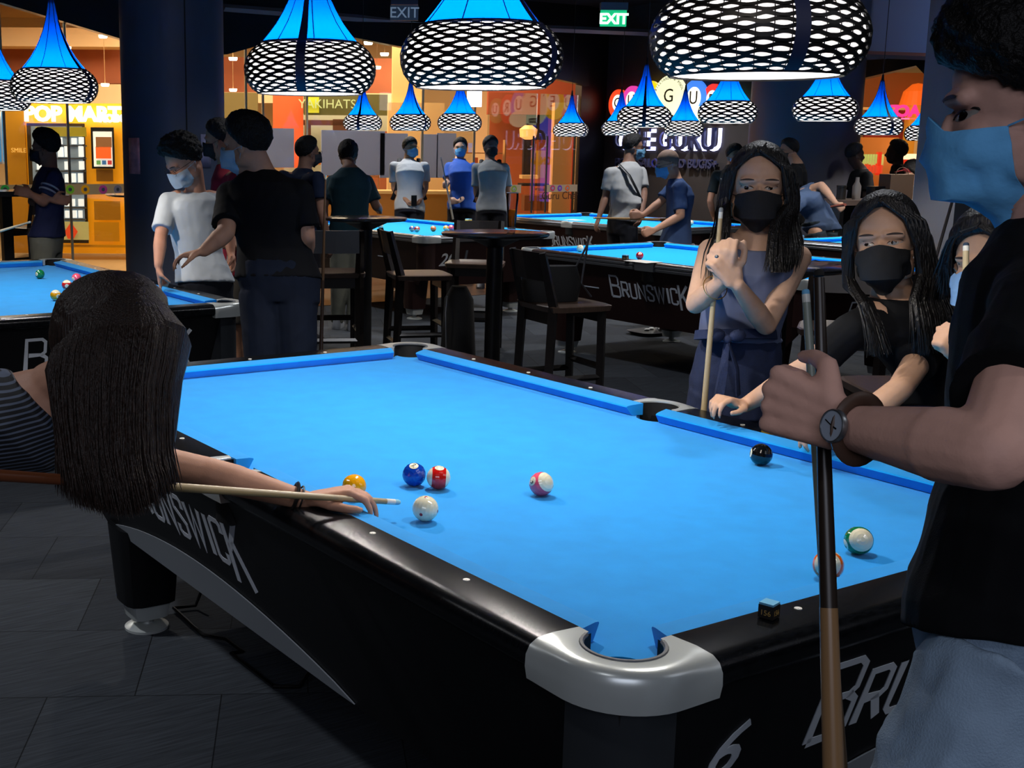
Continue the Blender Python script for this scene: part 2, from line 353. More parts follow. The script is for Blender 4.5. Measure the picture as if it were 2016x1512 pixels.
# ================================================================ pool tables
W_ = .14; S_ = .056; ZB = .76; ZR = .797
def pool_table(style, label, loc, number=None, L=2.54, B=1.27):
    root = thing('pool_table', label, 'pool table', loc, 0, None)
    W_ = .165 if style == 1 else .14; kw = W_/.14; rm = blk if style == 1 else brn; pm = pan if style == 1 else brp; cm = silv; clo = cloth if style == 1 else cloth2
    # cloth bed with pocket cut-outs
    def arc(cx, cy_, r, a0, a1, n=10): return [(cx+r*math.cos(math.radians(a0+(a1-a0)*i/n)), cy_+r*math.sin(math.radians(a0+(a1-a0)*i/n))) for i in range(n+1)]
    e = S_
    o_ = []
    o_ += arc(-.058, -.058, .056, 105, -15)+arc(B+.058, -.058, .056, 195, 75)
    o_ += arc(B+.068, L/2, .062, 260, 100)+arc(B+.058, L+.058, .056, 285, 165)+arc(-.058, L+.058, .056, 15, -105)+arc(-.068, L/2, .062, 80, -80)
    part(MB().prism(o_, ZB-.03, ZB), 'bed_cloth', clo, root, smooth=False)
    # six cushions
    def cush(p0, d, n_, a, b, ea, eb):   # p0 origin, d along, n outward; a..b nose range, ends widen at the seam
        rows = []
        for (s_, e_) in ((a, ea), (b, eb)):
            prof = [(0, ZR-.010), (.003, ZR-.0065), (.014, ZR-.004), (S_, ZR), (S_, ZB+.001), (.020, ZB+.001), (.014, ZB+.008)]
            rows.append([p0+d*(s_+e_*(x/S_))+n_*x+V((0, 0, z)) for x, z in prof])
        mb = MB().grid(rows, True); mb.add(rows[0], [tuple(range(7))]); mb.add(rows[1], [tuple(range(6, -1, -1))])
        part(mb, 'cushion', clo, root, smooth=25)
    X, Y = V((1, 0, 0)), V((0, 1, 0)); c0 = .060; s0 = .062
    for (p0, n_) in ((V((0, 0, 0)), -X), (V((B, 0, 0)), X)):
        cush(p0, Y, n_, c0, L/2-s0, -.022, .014); cush(p0, Y, n_, L/2+s0, L-c0, -.014, .022)
    cush(V((0, 0, 0)), X, -Y, c0, B-c0, -.022, .022); cush(V((0, L, 0)), X, Y, c0, B-c0, -.022, .022)
    # rails
    def rail(p0, d, n_, a, b):
        prof = [(S_, ZR-.04), (S_, ZR), (.115, ZR+.001), (.128, ZR-.003), (.1375, ZR-.012), (.141, ZR-.024), (.139, ZR-.04), (.132, ZR-.052), (.10, ZR-.056)]
        if style == 2: prof = [(S_, ZR-.04), (S_, ZR), (.118, ZR), (.13, ZR-.004), (.136, ZR-.012), (.10, ZR-.014)]
        prof = [(x*kw if x > .06 else x, z) for x, z in prof]; rows = [[p0+d*s_+n_*x+V((0, 0, z)) for x, z in prof] for s_ in (a, b)]; mb = MB().grid(rows, True)
        mb.add(rows[0], [tuple(range(len(prof)))]); mb.add(rows[1], [tuple(range(len(prof)-1, -1, -1))]); r_ = part(mb, 'rail', rm, root, smooth=50)
        if style == 2:
            pr = [(.10, ZR-.015), (.134, ZR-.015), (.142, ZR-.022), (.142, ZR-.034), (.134, ZR-.038), (.142, ZR-.044), (.140, ZR-.06), (.10, ZR-.062)]
            rows = [[p0+d*s_+n_*x+V((0, 0, z)) for x, z in pr] for s_ in (a, b)]; mb = MB().grid(rows, True); mb.add(rows[0], [tuple(range(len(pr)))]); mb.add(rows[1], [tuple(range(len(pr)-1, -1, -1))])
            part(mb, 'metal_trim', stl, r_, smooth=30)
        return r_
    for (p0, n_) in ((V((0, 0, 0)), -X), (V((B, 0, 0)), X)):
        rail(p0, Y, n_, .045, L/2-.09); rail(p0, Y, n_, L/2+.09, L-.045)
    rail(V((0, 0, 0)), X, -Y, .045, B-.045); rail(V((0, L, 0)), X, Y, .045, B-.045)
    # castings
    def casting(inner, outer, name='corner_casting'):
        rows = []
        for a, b in zip(inner, outer):
            def q(t, z): return V((a[0]+(b[0]-a[0])*t, a[1]+(b[1]-a[1])*t, z))
            rows.append([q(0, ZR-.035), q(0, ZR+.001), q(.5, ZR+.003), q(.8, ZR), q(.93, ZR-.008), q(1.0, ZR-.022), q(1.01, ZR-.042), q(.97, ZR-.064), q(.7, ZR-.064)])
        mb = MB().grid(rows, True); mb.add(rows[0], [tuple(range(9))]); mb.add(rows[-1], [tuple(range(8, -1, -1))])
        return part(mb, name, cm, root, smooth=60)
    for sx, sy, ox, oy in ((1, 1, 0, 0), (-1, 1, B, 0), (1, -1, 0, L), (-1, -1, B, L)):
        n = 24; inner = []; outer = []
        pi_ = [(-S_-.002, .045)]+[(-.047+.069*math.cos(math.radians(a)), -.047+.069*math.sin(math.radians(a))) for a in [100+250*i/(n-2) for i in range(n-1)]]+[(.045, -S_-.002)]
        # outer path: straight, arc, straight
        po = []
        for i in range(n+1):
            t = i/n
            if t < .28: po.append((-W_-.003, .045-(.045+.04)*t/.28))
            elif t > .72: po.append((-.04+(.085)*(t-.72)/.28, -W_-.003))
            else:
                a = PI+PI/2*(t-.28)/.44; rr_ = W_+.003-.04; po.append((-.04+rr_*math.cos(a), -.04+rr_*math.sin(a)))
        casting([(ox+sx*x, oy+sy*y) for x, y in pi_], [(ox+sx*x, oy+sy*y) for x, y in po])
        cx, cy_ = ox-sx*.047, oy-sy*.047
        part(MB().tube([(ox+sx*(-.047+.066*math.cos(math.radians(a))), oy+sy*(-.047+.066*math.sin(math.radians(a))), ZR-.0005) for a in range(110, 341, 10)], .0045, 6), 'pocket_rim', gryl, root)
        part(MB().lathe([(.067, ZB-.03), (.066, ZB-.1), (.05, ZB-.14), (.001, ZB-.15)], 24, (cx, cy_, 0)), 'pocket', rub, root)
        # back of pocket up to the rim
        part(MB().grid([[(ox+sx*(-.047+.0685*math.cos(math.radians(a))), oy+sy*(-.047+.0685*math.sin(math.radians(a))), z) for a in range(95, 356, 10)] for z in (ZB-.05, ZR-.003)]), 'pocket_back', rub, root)
        # rounded corner post under the casting
        arcp = [(ox+sx*(-.02+.105*math.cos(math.radians(a))), oy+sy*(-.02+.105*math.sin(math.radians(a)))) for a in range(170, 281, 10)]+[(ox+sx*.06, oy+sy*.02), (ox+sx*.02, oy+sy*.06)]
        part(MB().prism(arcp, .5, ZR-.06), 'corner_post', dgry if style == 1 else brp, root, smooth=30)
    for sx, ox in ((1, 0), (-1, B)):
        n = 16; inn = [(-.068+.066*math.cos(math.radians(a)), .066*math.sin(math.radians(a))) for a in [70+220*i/n for i in range(n+1)]]; out = [(-W_-.002, .09-.18*i/n) for i in range(n+1)]
        inn[0] = (-S_, .09); inn[-1] = (-S_, -.09)
        casting([(ox+sx*x, L/2+y) for x, y in inn], [(ox+sx*x, L/2+y) for x, y in out], 'side_casting')
        part(MB().lathe([(.063, ZB-.03), (.062, ZB-.1), (.001, ZB-.13)], 24, (ox-sx*.068, L/2, 0)), 'pocket', rub, root)
        part(MB().grid([[(ox+sx*(-.068+.064*math.cos(math.radians(a))), L/2+.064*math.sin(math.radians(a)), z) for a in range(75, 290, 10)] for z in (ZB-.05, ZR-.003)]), 'pocket_back', rub, root)
    # sights
    for i in range(1, 8):
        if i == 4: continue
        for x in (-.084, B+.084): part(MB().lathe([(.001, ZR+.0012), (.0065, ZR+.0018), (.0068, ZR+.0006)], 12, (x, L*i/8, 0)), 'sight', ivo, root)
    for i in (1, 2, 3):
        for y in (-.084, L+.084): part(MB().lathe([(.001, ZR+.0012), (.0065, ZR+.0018), (.0068, ZR+.0006)], 12, (B*i/4, y, 0)), 'sight', ivo, root)
    # slanted side panels; local frame x right, y up, z out as seen from outside
    zt, zb = .745, .33; off = .115 if style == 2 else .13; tl = .3
    def panel(o, d, n_, length):
        up = V((0, 0, 1))+n_*tl
        c = o+n_*(off-(zt-zb)*tl)+V((0, 0, zb)); M_ = frame(c, d, up); h = (zt-zb)*math.sqrt(1+tl*tl)
        return part(MB().prism([(0, .2), (.05, .1), (.16, 0), (length-.16, 0), (length-.05, .1), (length, .2), (length, h), (0, h)], -.03, 0, M_), 'side_panel', pm, root, smooth=False), M_, h
    A = []
    A.append(panel(V((0, L-.0, 0)), -Y, -X, L)); A.append(panel(V((0, 0, 0)), X, -Y, B)); A.append(panel(V((B, 0, 0)), Y, X, L)); A.append(panel(V((B, L, 0)), -X, Y, B))
    for k, (po, M_, h) in enumerate(A):
        ln = L if k % 2 == 0 else B
        def loc_(u, v): return M_@Matrix.Translation((u, v, .0015))
        if style == 1:
            cen = (.82 if number else .73) if k % 2 else L-1.62
            if k == 2: cen = 1.62
            brunswick(po, loc_(cen, .208 if k % 2 else .195), .14, letc)
            x0, x1 = (.17, 1.72) if k % 2 == 0 else (.3, 1.15)
            up_ = [(x0+(x1-x0)*t/20, .006+.115*math.sin(PI*t/20)**.8) for t in range(21)]; lo_ = [(x0+(x1-x0)*t/20, .004) for t in range(19, 0, -1)]
            part(MB().prism(up_+lo_, 0, .003, loc_(0, 0)), 'swoosh', swo, po, smooth=False)
        else:
            brunswick(po, loc_(ln/2, .2), .13 if k % 2 == 0 else .1, letc)
            for q in (-.62, .62):
                if k % 2 == 0: part(MB().box((ln/2+q-.09, .235, 0), (ln/2+q+.09, .243, .002), M_), 'stripe', letc, po)
        if number and k == 1:
            text(number, .165, loc_(.16 if len(number) == 1 else .3, .2), letc, po, 'number', ext=.001, bold=.001, shear=.25, world=False)
    # legs
    for x in (.07, B-.07):
        for y in (.3, L-.27):
            lg = part(MB().loft([((x, y, .1), V((.085, 0, 0)), V((0, .085, 0))), ((x, y, .36), V((.105, 0, 0)), V((0, .105, 0)))], 24, 4), 'leg', pm, root, smooth=30)
            part(MB().loft([((x, y, .045), V((.06, 0, 0)), V((0, .06, 0))), ((x, y, .1), V((.07, 0, 0)), V((0, .07, 0)))], 24, 5).lathe([(.022, .018), (.022, .05)], 12, (x, y, 0)).lathe([(.072, 0), (.072, .008), (.045, .018), (.001, .02)], 28, (x, y, 0)), 'leveling_foot', silv, lg, smooth=30)
    return root
main = pool_table(1, 'large foreground pool table with bright blue cloth, black rails and the number 6', (0, 0, 0), '6')
side = pool_table(1, 'black railed pool table at the left where the man in the white tee is pointing', (-.034, 4.28, 0))
tC = pool_table(2, 'dark wood pool table with large grey lettering, behind the chairs in the middle', (4.954, 3.617, 0))
def dup_table(label, loc, number=None):
    r = dup(tC); r.location = loc; r['label'] = label
    if number:
        for c in kids(r):
            if c.name.startswith('side_panel') and abs(c.data.vertices[0].co.y+.0) < .2 and c.data.vertices[0].co.y < .2 and c.data.vertices[6].co.x-c.data.vertices[0].co.x > .5:
                n_ = V((0, -1, 0)); M_ = frame(V((0, 0, 0))+n_*(.115-(.745-.33)*.3)+V((0, 0, .33)), V((1, 0, 0)), V((0, 0, 1))+n_*.3)
                for q in kids(c): bpy.data.objects.remove(q)
                text(number, .17, M_@Matrix.Translation((.17, .2, .002)), mat('white_number', 'c8ccd0', .5), c, 'number', world=False, ext=.001, bold=.002, shear=.15)
                part(MB().box((.36, .2, 0), (.385, .34, .004), M_).box((.385, .2, 0), (.44, .225, .004), M_), 'bracket', stl, c, smooth=False)
    return r
tB = dup_table('dark wood pool table numbered 20 in front of the men with backpacks', (4.985, 7.77, 0), '20')
tD = dup_table('dark wood pool table furthest back, beside the wall with the glowing sign', (7.7, 7.6, 0))
tE = dup_table('dark wood pool table at the right, between the heads of the two seated looking women', (7.7, 3.35, 0))
for t_ in (tE,):
    for c in kids(t_):
        if c.name.startswith('side_panel') and c.data.vertices[0].co.x < .2 and abs(c.data.vertices[6].co.y-c.data.vertices[0].co.y) > 2:
            for q in kids(c): bpy.data.objects.remove(q)
            n_ = V((-1, 0, 0)); M_ = frame(V((0, 2.54, 0))+n_*(.115-(.745-.33)*.3)+V((0, 0, .33)), V((0, -1, 0)), V((0, 0, 1))+n_*.3)
            text('TOURNAMENT EDITION', .062, M_@Matrix.Translation((1.27, .24, .002)), letc, c, 'lettering', world=False, ext=.001, bold=.001, spacing=1.2)
# ---------------------------------------------------------------- balls
BC = {0: 'efe9cf', 1: 'f7a80c', 2: '0c3fa8', 3: 'cf1a16', 4: 'f0566e', 5: 'f06a1e', 6: '0b6e3d', 7: '8a4a1c', 8: '0b0c0e'}
crm = mat('ball_cream', 'ece5c4', .12, spec=.6, coat=.5); dig = mat('ball_digit', '101010', .2, spec=.6); red_ = mat('ball_red_dot', 'a01418', .2)
def ball(num, p, label, face=(-.4, -.6, .7), up=(0, 0, 1), z=ZB, group=None, twist=0):
    R = .0286; k = num if num <= 8 else num-8; stripe = num > 8
    cm = mat('ball_colour_%d' % k, BC[k], .12, spec=.6, coat=.5) if num else crm
    mb = MB(); rows = []; lat = []
    edges = [-80, -66, -50, -35.001, -34.999, -18, 0, 18, 34.999, 35.001, 50, 66, 80]
    rows = [[V((R*math.cos(math.radians(a))*math.cos(2*PI*i/32), R*math.cos(math.radians(a))*math.sin(2*PI*i/32), R*math.sin(math.radians(a)))) for i in range(32)] for a in edges]
    mats = [cm, crm, dig, red_]
    for j in range(len(rows)-1):
        mb.k = 1 if (stripe and abs((edges[j]+edges[j+1])/2) > 35) else 0; mb.grid(rows[j:j+2], True)
    mb.k = 1 if stripe else 0
    for e_, s_ in ((0, -1), (-1, 1)):
        c = V((0, 0, s_*R)); mb.add(rows[e_]+[c], [(i, (i+1) % 32, 32) for i in range(32)])
    def spot(dirv, ang, kk, rr):
        d = V(dirv).normalized(); a = d.cross(V((0, 0, 1)) if abs(d.z) < .9 else V((1, 0, 0))).normalized(); b = a.cross(d)
        mb.k = kk; ring = []
        for f in (1, .5, .02):
            ring.append([(d*math.cos(ang*f)+(a*math.cos(t)+b*math.sin(t))*math.sin(ang*f))*rr for t in [2*PI*i/20 for i in range(20)]])
        mb.grid(ring, True); mb.add(ring[2], [tuple(range(20))])
    if num:
        for s_ in (1, -1):
            spot((s_, 0, 0), .4, 1, R*1.004)
            me = text_mesh(str(num), .018 if num < 10 else .0145, 0, bold=.0004)
            me.transform(Matrix.Translation((0, -.0062, 0))); vs = []
            for v in me.vertices:
                x, y = v.co.x/R, v.co.y/R; vs.append(V((math.sqrt(max(.1, 1-x*x-y*y))*s_, x*s_, y))*R*1.008)
            mb.k = 2; mb.add(vs, [tuple(q.vertices) for q in me.polygons])
    else:
        for d in ((1, 0, 0), (-1, 0, 0), (0, 1, 0), (0, -1, 0), (0, 0, 1), (0, 0, -1)): spot(d, .13, 3, R*1.004)
    o = part(mb, 'pool_ball' if num else 'cue_ball', mats, recalc=False)
    fx_ = V(face).normalized(); uz = V(up); uz = (uz-fx_*uz.dot(fx_)).normalized(); uy = uz.cross(fx_)
    M_ = Matrix((fx_, uy, uz)).transposed().to_4x4(); o.matrix_world = Matrix.Translation((p[0], p[1], z+R))@M_
    return tag(o, label, 'ball', group)
def px(x, y): q = at(x, y, ZB); return (q.x, q.y)
ball(2, px(815, 957), 'blue ball with a white number spot on top, left of the red striped ball', face=(-.25, -.3, .9), up=(1, .3, 0))
ball(11, px(863, 963), 'red striped ball touching distance from the blue ball', face=(-.1, -.25, .95), up=(.75, -.45, -.15))
ball(0, px(837, 1026), 'cream cue ball with red dots in front of the cue tip', face=(-.1, -.2, .9), up=(.55, -.8, .1))
ball(12, px(1065, 976), 'pink and cream ball alone in the middle of the blue cloth', face=(-.9, .1, .35), up=(-.3, -.75, .6))
ball(8, px(1497, 916), 'black eight ball by the far long cushion', face=(.8, -.6, -.15))
ball(14, px(1688, 1091), 'green and cream striped ball near the end rail at right', face=(.85, -.5, .3), up=(-.5, -.75, .4))
ball(13, px(1628, 1141), 'orange and cream striped ball partly behind the dark upright cue', face=(.5, -.2, .8), up=(-.8, -.5, .35))
ball(1, px(697, 981), 'orange yellow ball just above the bridging hand', face=(.3, .5, .8))
for (n, x, y, l, f) in ((6, 79, 549, 'green ball near the far corner of the left table', (-.9, -.4, .1)), (11, 132, 571, 'red and white striped ball on the left table beside the pink ball', (-.3, -.9, -.1)),
    (4, 151, 557, 'plain pink ball on the left table', (.9, .4, .1)), (9, 110, 592, 'white ball with a thin coloured band, leftmost of the front cluster on the left table', (-.2, .9, .1)),
    (0, 132, 607, 'white cue ball nearest the rail of the left table', (-.7, -.7, .1)), (10, 147, 592, 'blue and white striped ball behind the cue ball on the left table', (-.5, -.8, .3)),
    (12, 172, 580, 'pink and white ball partly hidden by the long brown hair', (.5, .8, .1)), (2, 185, 576, 'blue ball peeking over the long brown hair', (.5, .8, .1))):
    ball(n, px(x, y), l, face=f)
for (n, x, y, l) in ((0, 762, 438, 'white ball far back beside the round table top on the blue table 20'), (0, 749, 450, 'white ball at the near rail of table 20 next to the table post'), (10, 811, 456, 'blue and white ball above the table corner casting on table 20'), (11, 821, 457, 'red and white ball touching the blue and white one on table 20'),
    (5, 853, 456, 'orange ball alone by the near end of table 20'), (9, 878, 455, 'white ball left of the pink ball on table 20'), (4, 888, 454, 'pink ball beside the round table rim on table 20'), (14, 915, 452, 'green and white ball left of the yellow ball on table 20'), (1, 924, 450, 'yellow ball near the far rail of table 20'),
    (0, 936, 453, 'white ball right of the yellow ball on table 20'), (6, 959, 449, 'dark green ball furthest right on table 20'), (12, 968, 459, 'pale pink ball right of the green one on table 20')):
    q = px(x, y); ball(n, (min(max(q[0], 5.04), 6.2), min(max(q[1], 7.83), 10.2)), l)
ball(0, px(1142, 496), 'white cue ball behind the rail of the middle lettered table'); ball(9, px(1132, 494), 'pale ball left of the cue ball on the middle lettered table', face=(0, 0, 1)); ball(3, px(1259, 511), 'red ball by the paper sheet on the middle lettered table')
ball(0, (8.15, 5.72), 'white ball on the right hand table beside the woman with crossed hands'); ball(4, px(1667, 473), 'pink ball on the right hand table'); ball(0, (8.80, 8.25), 'white ball at the far table near the wall sign')
# chalk cubes
def chalk(p, c, lbl, rz=0, s=.022, z=ZR+.002):
    r = thing('chalk_cube', lbl, 'chalk', (p[0], p[1], z), rz)
    part(MB().box((-s/2, -s/2, 0), (s/2, s/2, s*.86)), 'paper_wrap', mat('chalk_wrap_'+c, c, .6), r, smooth=False)
    part(MB().box((-s/2+.0006, -s/2+.0006, s*.86), (s/2-.0006, s/2-.0006, s)), 'chalk_top', mat('chalk_blue', '6fb6dc', .9), r, smooth=False)
    for k, (e, u_) in enumerate((((1, 0, 0), (0, -1, 0)), ((0, -1, 0), (-1, 0, 0)))):
        text('156', s*.5, frame(V((0, 0, s*.2))+V(u_)*(s/2+.0001), e, (0, 0, 1)), mat('chalk_ink_'+c, 'd43a12' if c[0] == 'f' else 'c09a50', .6), r, 'label_print', world=False, ext=.0001)
chalk(at(1511, 846, ZR), 'f2c20a', 'yellow wrapped cube of chalk on the far black rail', .2, s=.024)
chalk(at(1513, 1216, ZR), '1c1712', 'black wrapped cube of blue chalk on the near end rail', .25, s=.026)
chalk(at(1231, 512, ZR), '20262a', 'dark chalk cube on the rail of the middle lettered table', .3, s=.035)
for (q, l, s_) in ((V((7.63, 5.85, ZR)), 'small pale chalk at the left corner of the right hand table', .04), (V((8.5, 5.97, ZR)), 'small pale chalk on the far rail of the right hand table', .04), (V((6.345, 9.0, ZR)), 'yellow chalk above the side pocket of table 20', .05)): chalk(q, 'b9b9b4' if s_ < .05 else 'd8c060', l, .1, s=s_)
paper = mat('white_paper', 'c9c9c4', .7)
for (x, y, l, r_) in ((1262, 515, 'white score sheet on the rail of the middle lettered table', .15), (1128, 433, 'white sheet on the rail of the furthest table', .1)):
    q = at(x, y, ZR+.003); o = part(MB().box((-.11, -.08, 0), (.11, .08, .002)), 'paper_sheet', paper, smooth=False); o.location = (q.x+.02, q.y, ZR+.002); o.rotation_euler = (0, 0, 1.57); tag(o, l, 'paper')
# small litter of the floor: folded wire rack under the table, ash tray like tray under table
w1 = [onx(340, 1190, .1), onx(395, 1172, .1)]
wp = [at(396, 1165, .06), at(385, 1192, .012), at(342, 1197, .012), at(400, 1250, .012), at(445, 1258, .012), at(478, 1283, .012), at(455, 1286, .012), at(540, 1352, .012), at(590, 1352, .012), at(612, 1318, .06)]
tag(part(MB().tube(wp, .006, 8), 'bent_wire', mat('black_wire', '0b0b0c', .3, metal=.5)), 'bent black wire rod on the carpet under the foreground table', 'wire')
q = at(1282, 655, .01); t = thing('floor_tray', 'dark tray with small pale things on the floor under the middle lettered table', 'tray', (q.x, q.y, 0))
part(MB().loft([((0, 0, 0), (.15, 0, 0), (0, .12, 0)), ((0, 0, .03), (.2, 0, 0), (0, .16, 0))], 20, 4), 'tray', bsteel, t); part(MB().ell((-.05, 0, .04), (.03, .02, .012)).ell((.03, .03, .04), (.03, .02, .012)).ell((.08, -.03, .04), (.025, .02, .012)), 'crumpled_paper', paper, t)
# ---------------------------------------------------------------- pendant lamps
fabric = translucent('blue_fabric', (.0, .21, .62), .38); linerm = translucent('white_liner', (.5, .5, .5), .4)
weave = mat('black_weave', '0a0a0b', .5, spec=.3); seamm = mat('navy_seam', '05133a', .6)
BK = [(.164, .0), (.182, .012), (.197, .032), (.2045, .055), (.206, .08), (.199, .105), (.184, .128), (.163, .147), (.15, .153)]
def prof(z, P_):
    for (r0, z0), (r1, z1) in zip(P_, P_[1:]):
        if z0 <= z <= z1: t = (z-z0)/(z1-z0); return r0+(r1-r0)*t
    return P_[-1][0]
CN = [(.153, .15), (.128, .18), (.105, .21), (.084, .245), (.064, .285), (.046, .33), (.031, .38), (.021, .43), (.014, .47)]
def make_lamp(rings, nseg, sub, n_t):
    r = thing('pendant_lamp', '', 'lamp', (0, 0, 0))
    # woven basket: wavy rings that touch in alternating places, leaving lens-shaped holes between thin uprights
    mb = MB(); L_ = [0]
    for a, b in zip(BK[:-1], BK[1:]): L_.append(L_[-1]+math.hypot(b[0]-a[0], b[1]-a[1]))
    def bp(s_):
        s_ = max(0, min(L_[-1]-1e-6, s_))
        for i in range(len(L_)-1):
            if L_[i] <= s_ <= L_[i+1]:
                t = (s_-L_[i])/(L_[i+1]-L_[i]); return BK[i][0]+(BK[i+1][0]-BK[i][0])*t, BK[i][1]+(BK[i+1][1]-BK[i][1])*t
    step = L_[-1]/rings; N = nseg*sub; rnd = random.Random(3)
    for j in range(rings+1):
        wr = step*.355; rows = [[], []]; jit = [rnd.uniform(-.12, .12) for _ in range(nseg)]
        for i in range(N):
            th = 2*PI*i/N; ph = math.cos(PI*i/sub)*(1 if j % 2 else -1); s_ = j*step+step*(.25*ph+jit[i//sub]*math.sin(PI*(i % sub)/sub))
            for k, dd in enumerate((-wr, wr)):
                rr, zz_ = bp(s_+dd) if 0 <= s_+dd <= L_[-1] else (prof(0, BK) if s_+dd < 0 else BK[-1][0], 0.0-.003 if s_+dd < 0 else BK[-1][1]+.002)
                rr += .0015*(1 if k else 1); rows[k].append(V((rr*math.cos(th), rr*math.sin(th), zz_)))
        inner = [[V((p.x*.985, p.y*.985, p.z)) for p in row] for row in rows]
        mb.grid([rows[0], rows[1], inner[1], inner[0]], True, True)
    for i in range(nseg):
        th = 2*PI*(i+.5)/nseg; mb.tube([(1.003*q[0]*math.cos(th), 1.003*q[0]*math.sin(th), q[1]) for q in BK], .0011, 4, cap=False)
    part(mb, 'woven_basket', weave, r, recalc=False, smooth=30)
    part(MB().lathe([(a*.95, z) for a, z in BK], n_t), 'liner', linerm, r, recalc=False)
    part(MB().lathe(CN, n_t), 'fabric_cone', fabric, r, recalc=False)
    ms = MB()
    for i in range(8):
        th = 2*PI*(i+.3)/8; ms.tube([((a+.001)*math.cos(th), (a+.001)*math.sin(th), z) for a, z in CN], .0016, 4, cap=False)
    ms.lathe([(.155, .147), (.158, .151), (.154, .155)], n_t); part(ms, 'seam', seamm, r, recalc=False)
    st = MB(); th = -2.35; e = V((-math.sin(th), math.cos(th), 0)); rows = []
    for a, z in BK[:-1]+CN[:-2]:
        c = V(((a+.004)*math.cos(th), (a+.004)*math.sin(th), z)); wd = .012*min(1, (a/.15))+.002; rows.append([c-e*wd, c+e*wd])
    st.grid(rows); part(st, 'strap', seamm, r, recalc=False)
    part(MB().tube([(0, 0, .46), (0, 0, 1.86)], .003, 6).tube([(0, 0, .44), (0, 0, .52)], [.016, .008], 8).lathe([(.001, 1.82), (.04, 1.83), (.045, 1.88)], 16), 'cord', bsteel, r)
    return r
lampA = make_lamp(17, 40, 6, 64); lampB = make_lamp(11, 28, 4, 36)
def put_lamp(src, x, y, z, label, power, group, rz=0):
    r = dup(src) if used.get(id(src)) else src; used[id(src)] = 1
    r.location = (x, y, z); r.rotation_euler = (0, 0, rz); r['label'] = label; r['group'] = group
    lamp('POINT', (0, 0, .085), power, 'fff7ee', .025, parent=r)
used = {}
g = 'blue and black pendant lamps over the pool tables'
PW = 17.5
put_lamp(lampA, .6, .33, 1.705, 'largest pendant lamp, top right, showing only its black woven basket', PW, g, .3)
put_lamp(lampA, .6, 1.22, 1.715, 'big pendant lamp at top centre, right of the EXIT reflection', PW, g, 1.15)
put_lamp(lampA, .6, 2.11, 1.728, 'big pendant lamp with a dark strap down its front, left of the top centre one', PW, g, .12)
put_lamp(lampA, .58, 4.58, 1.765, 'pendant lamp over the glowing yellow shop letters at upper left', 15, g, 1.4)
put_lamp(lampA, .55, 5.55, 1.75, 'pendant lamp cut by the left edge of the photo', 15, g, 2)
put_lamp(lampB, .55, 6.4, 1.76, 'pendant lamp over the far end of the left table', 14, g)
for (x, y, z, l, rz) in ((5.6, 9.9, 1.745, 'leftmost of the three small lamps above the men with backpacks', 0), (5.6, 9.0, 1.735, 'middle one of the three small lamps above the men with backpacks', 1), (5.57, 8.13, 1.725, 'rightmost of the three small lamps, above the man in the blue polo', 2),
    (5.6, 5.76, 1.735, 'pendant lamp in front of the coloured letter discs at their left', 0), (5.6, 4.93, 1.755, 'pendant lamp hiding the last letter disc of the sign', 3), (5.6, 4.1, 1.76, 'pendant lamp in front of the round charcoal pillar', 1.5),
    (8.4, 9.82, 1.71, 'small pendant lamp in front of the glass door', 1), (8.4, 9.0, 1.72, 'small pendant lamp half hidden behind the one at the left of the sign', 2), (8.4, 8.05, 1.71, 'small pendant lamp between the tall letter disc and the glowing letters', 3),
    (8.4, 5.72, 1.71, 'pendant lamp in front of the lit window at right', .4), (8.9, 4.95, 1.75, 'pendant lamp beside the face of the man with the watch', 2), (10.45, 6.65, 1.68, 'pendant lamp overlapped by the one in front of the lit window', 1)):
    put_lamp(lampB, x, y, z, l, 15, g, rz)
# ================================================================ the mall behind the glass
def fr(px_, py_, depth, yaw=0):           # frame standing upright and facing the hall at a spot: x right, y up, z towards the hall
    f2 = V((cf.x, cf.y, 0)).normalized(); q = ray(px_, py_); o = CP+q*(depth*1.018/q.dot(f2))
    if yaw: f2 = Matrix.Rotation(yaw, 3, 'Z')@f2
    return frame(o, f2.cross(V((0, 0, 1))), (0, 0, 1))
def fbox(mb, x0, y0, x1, y1, d, th, yaw=0):   # upright box whose front spans the given outline at distance d
    M_ = fr(x0, y1, d, yaw); k = d/FOC; mb.box((0, 0, -th), ((x1-x0)*k, (y1-y0)*k, 0), M_); return mb
def sthing(name, label, cat, x, y, d, group=None):
    o = atd(x, y, d); return thing(name, label, cat, (o.x, o.y, 0), 0, group)
def P_(mb, nm, m, par): return part(mb, nm, m, par, world=True, smooth=False)
yel = mat('yellow_paint', 'd99a10', .4, spec=.5); yel2 = mat('yellow_glow_panel', 'eba01a', .5, emit='e89208', es=.45); dyel = mat('dark_yellow', 'b47c0c', .5)
cream = mat('cream_wall', 'e8cda0', .7); orange = mat('orange_band', 'b26440', .7, var=.15, scale=1.5); orang2 = mat('bright_orange', 'd2521a', .6)
white_g = glow('white_sign', 'fff6e0', 2.2); pack = mat('box_white', 'e9ecec', .5, emit='e4ecf0', es=.7); shelfm = mat('shelf_grey', '7d8b98', .4, emit='8fa6b8', es=.15)
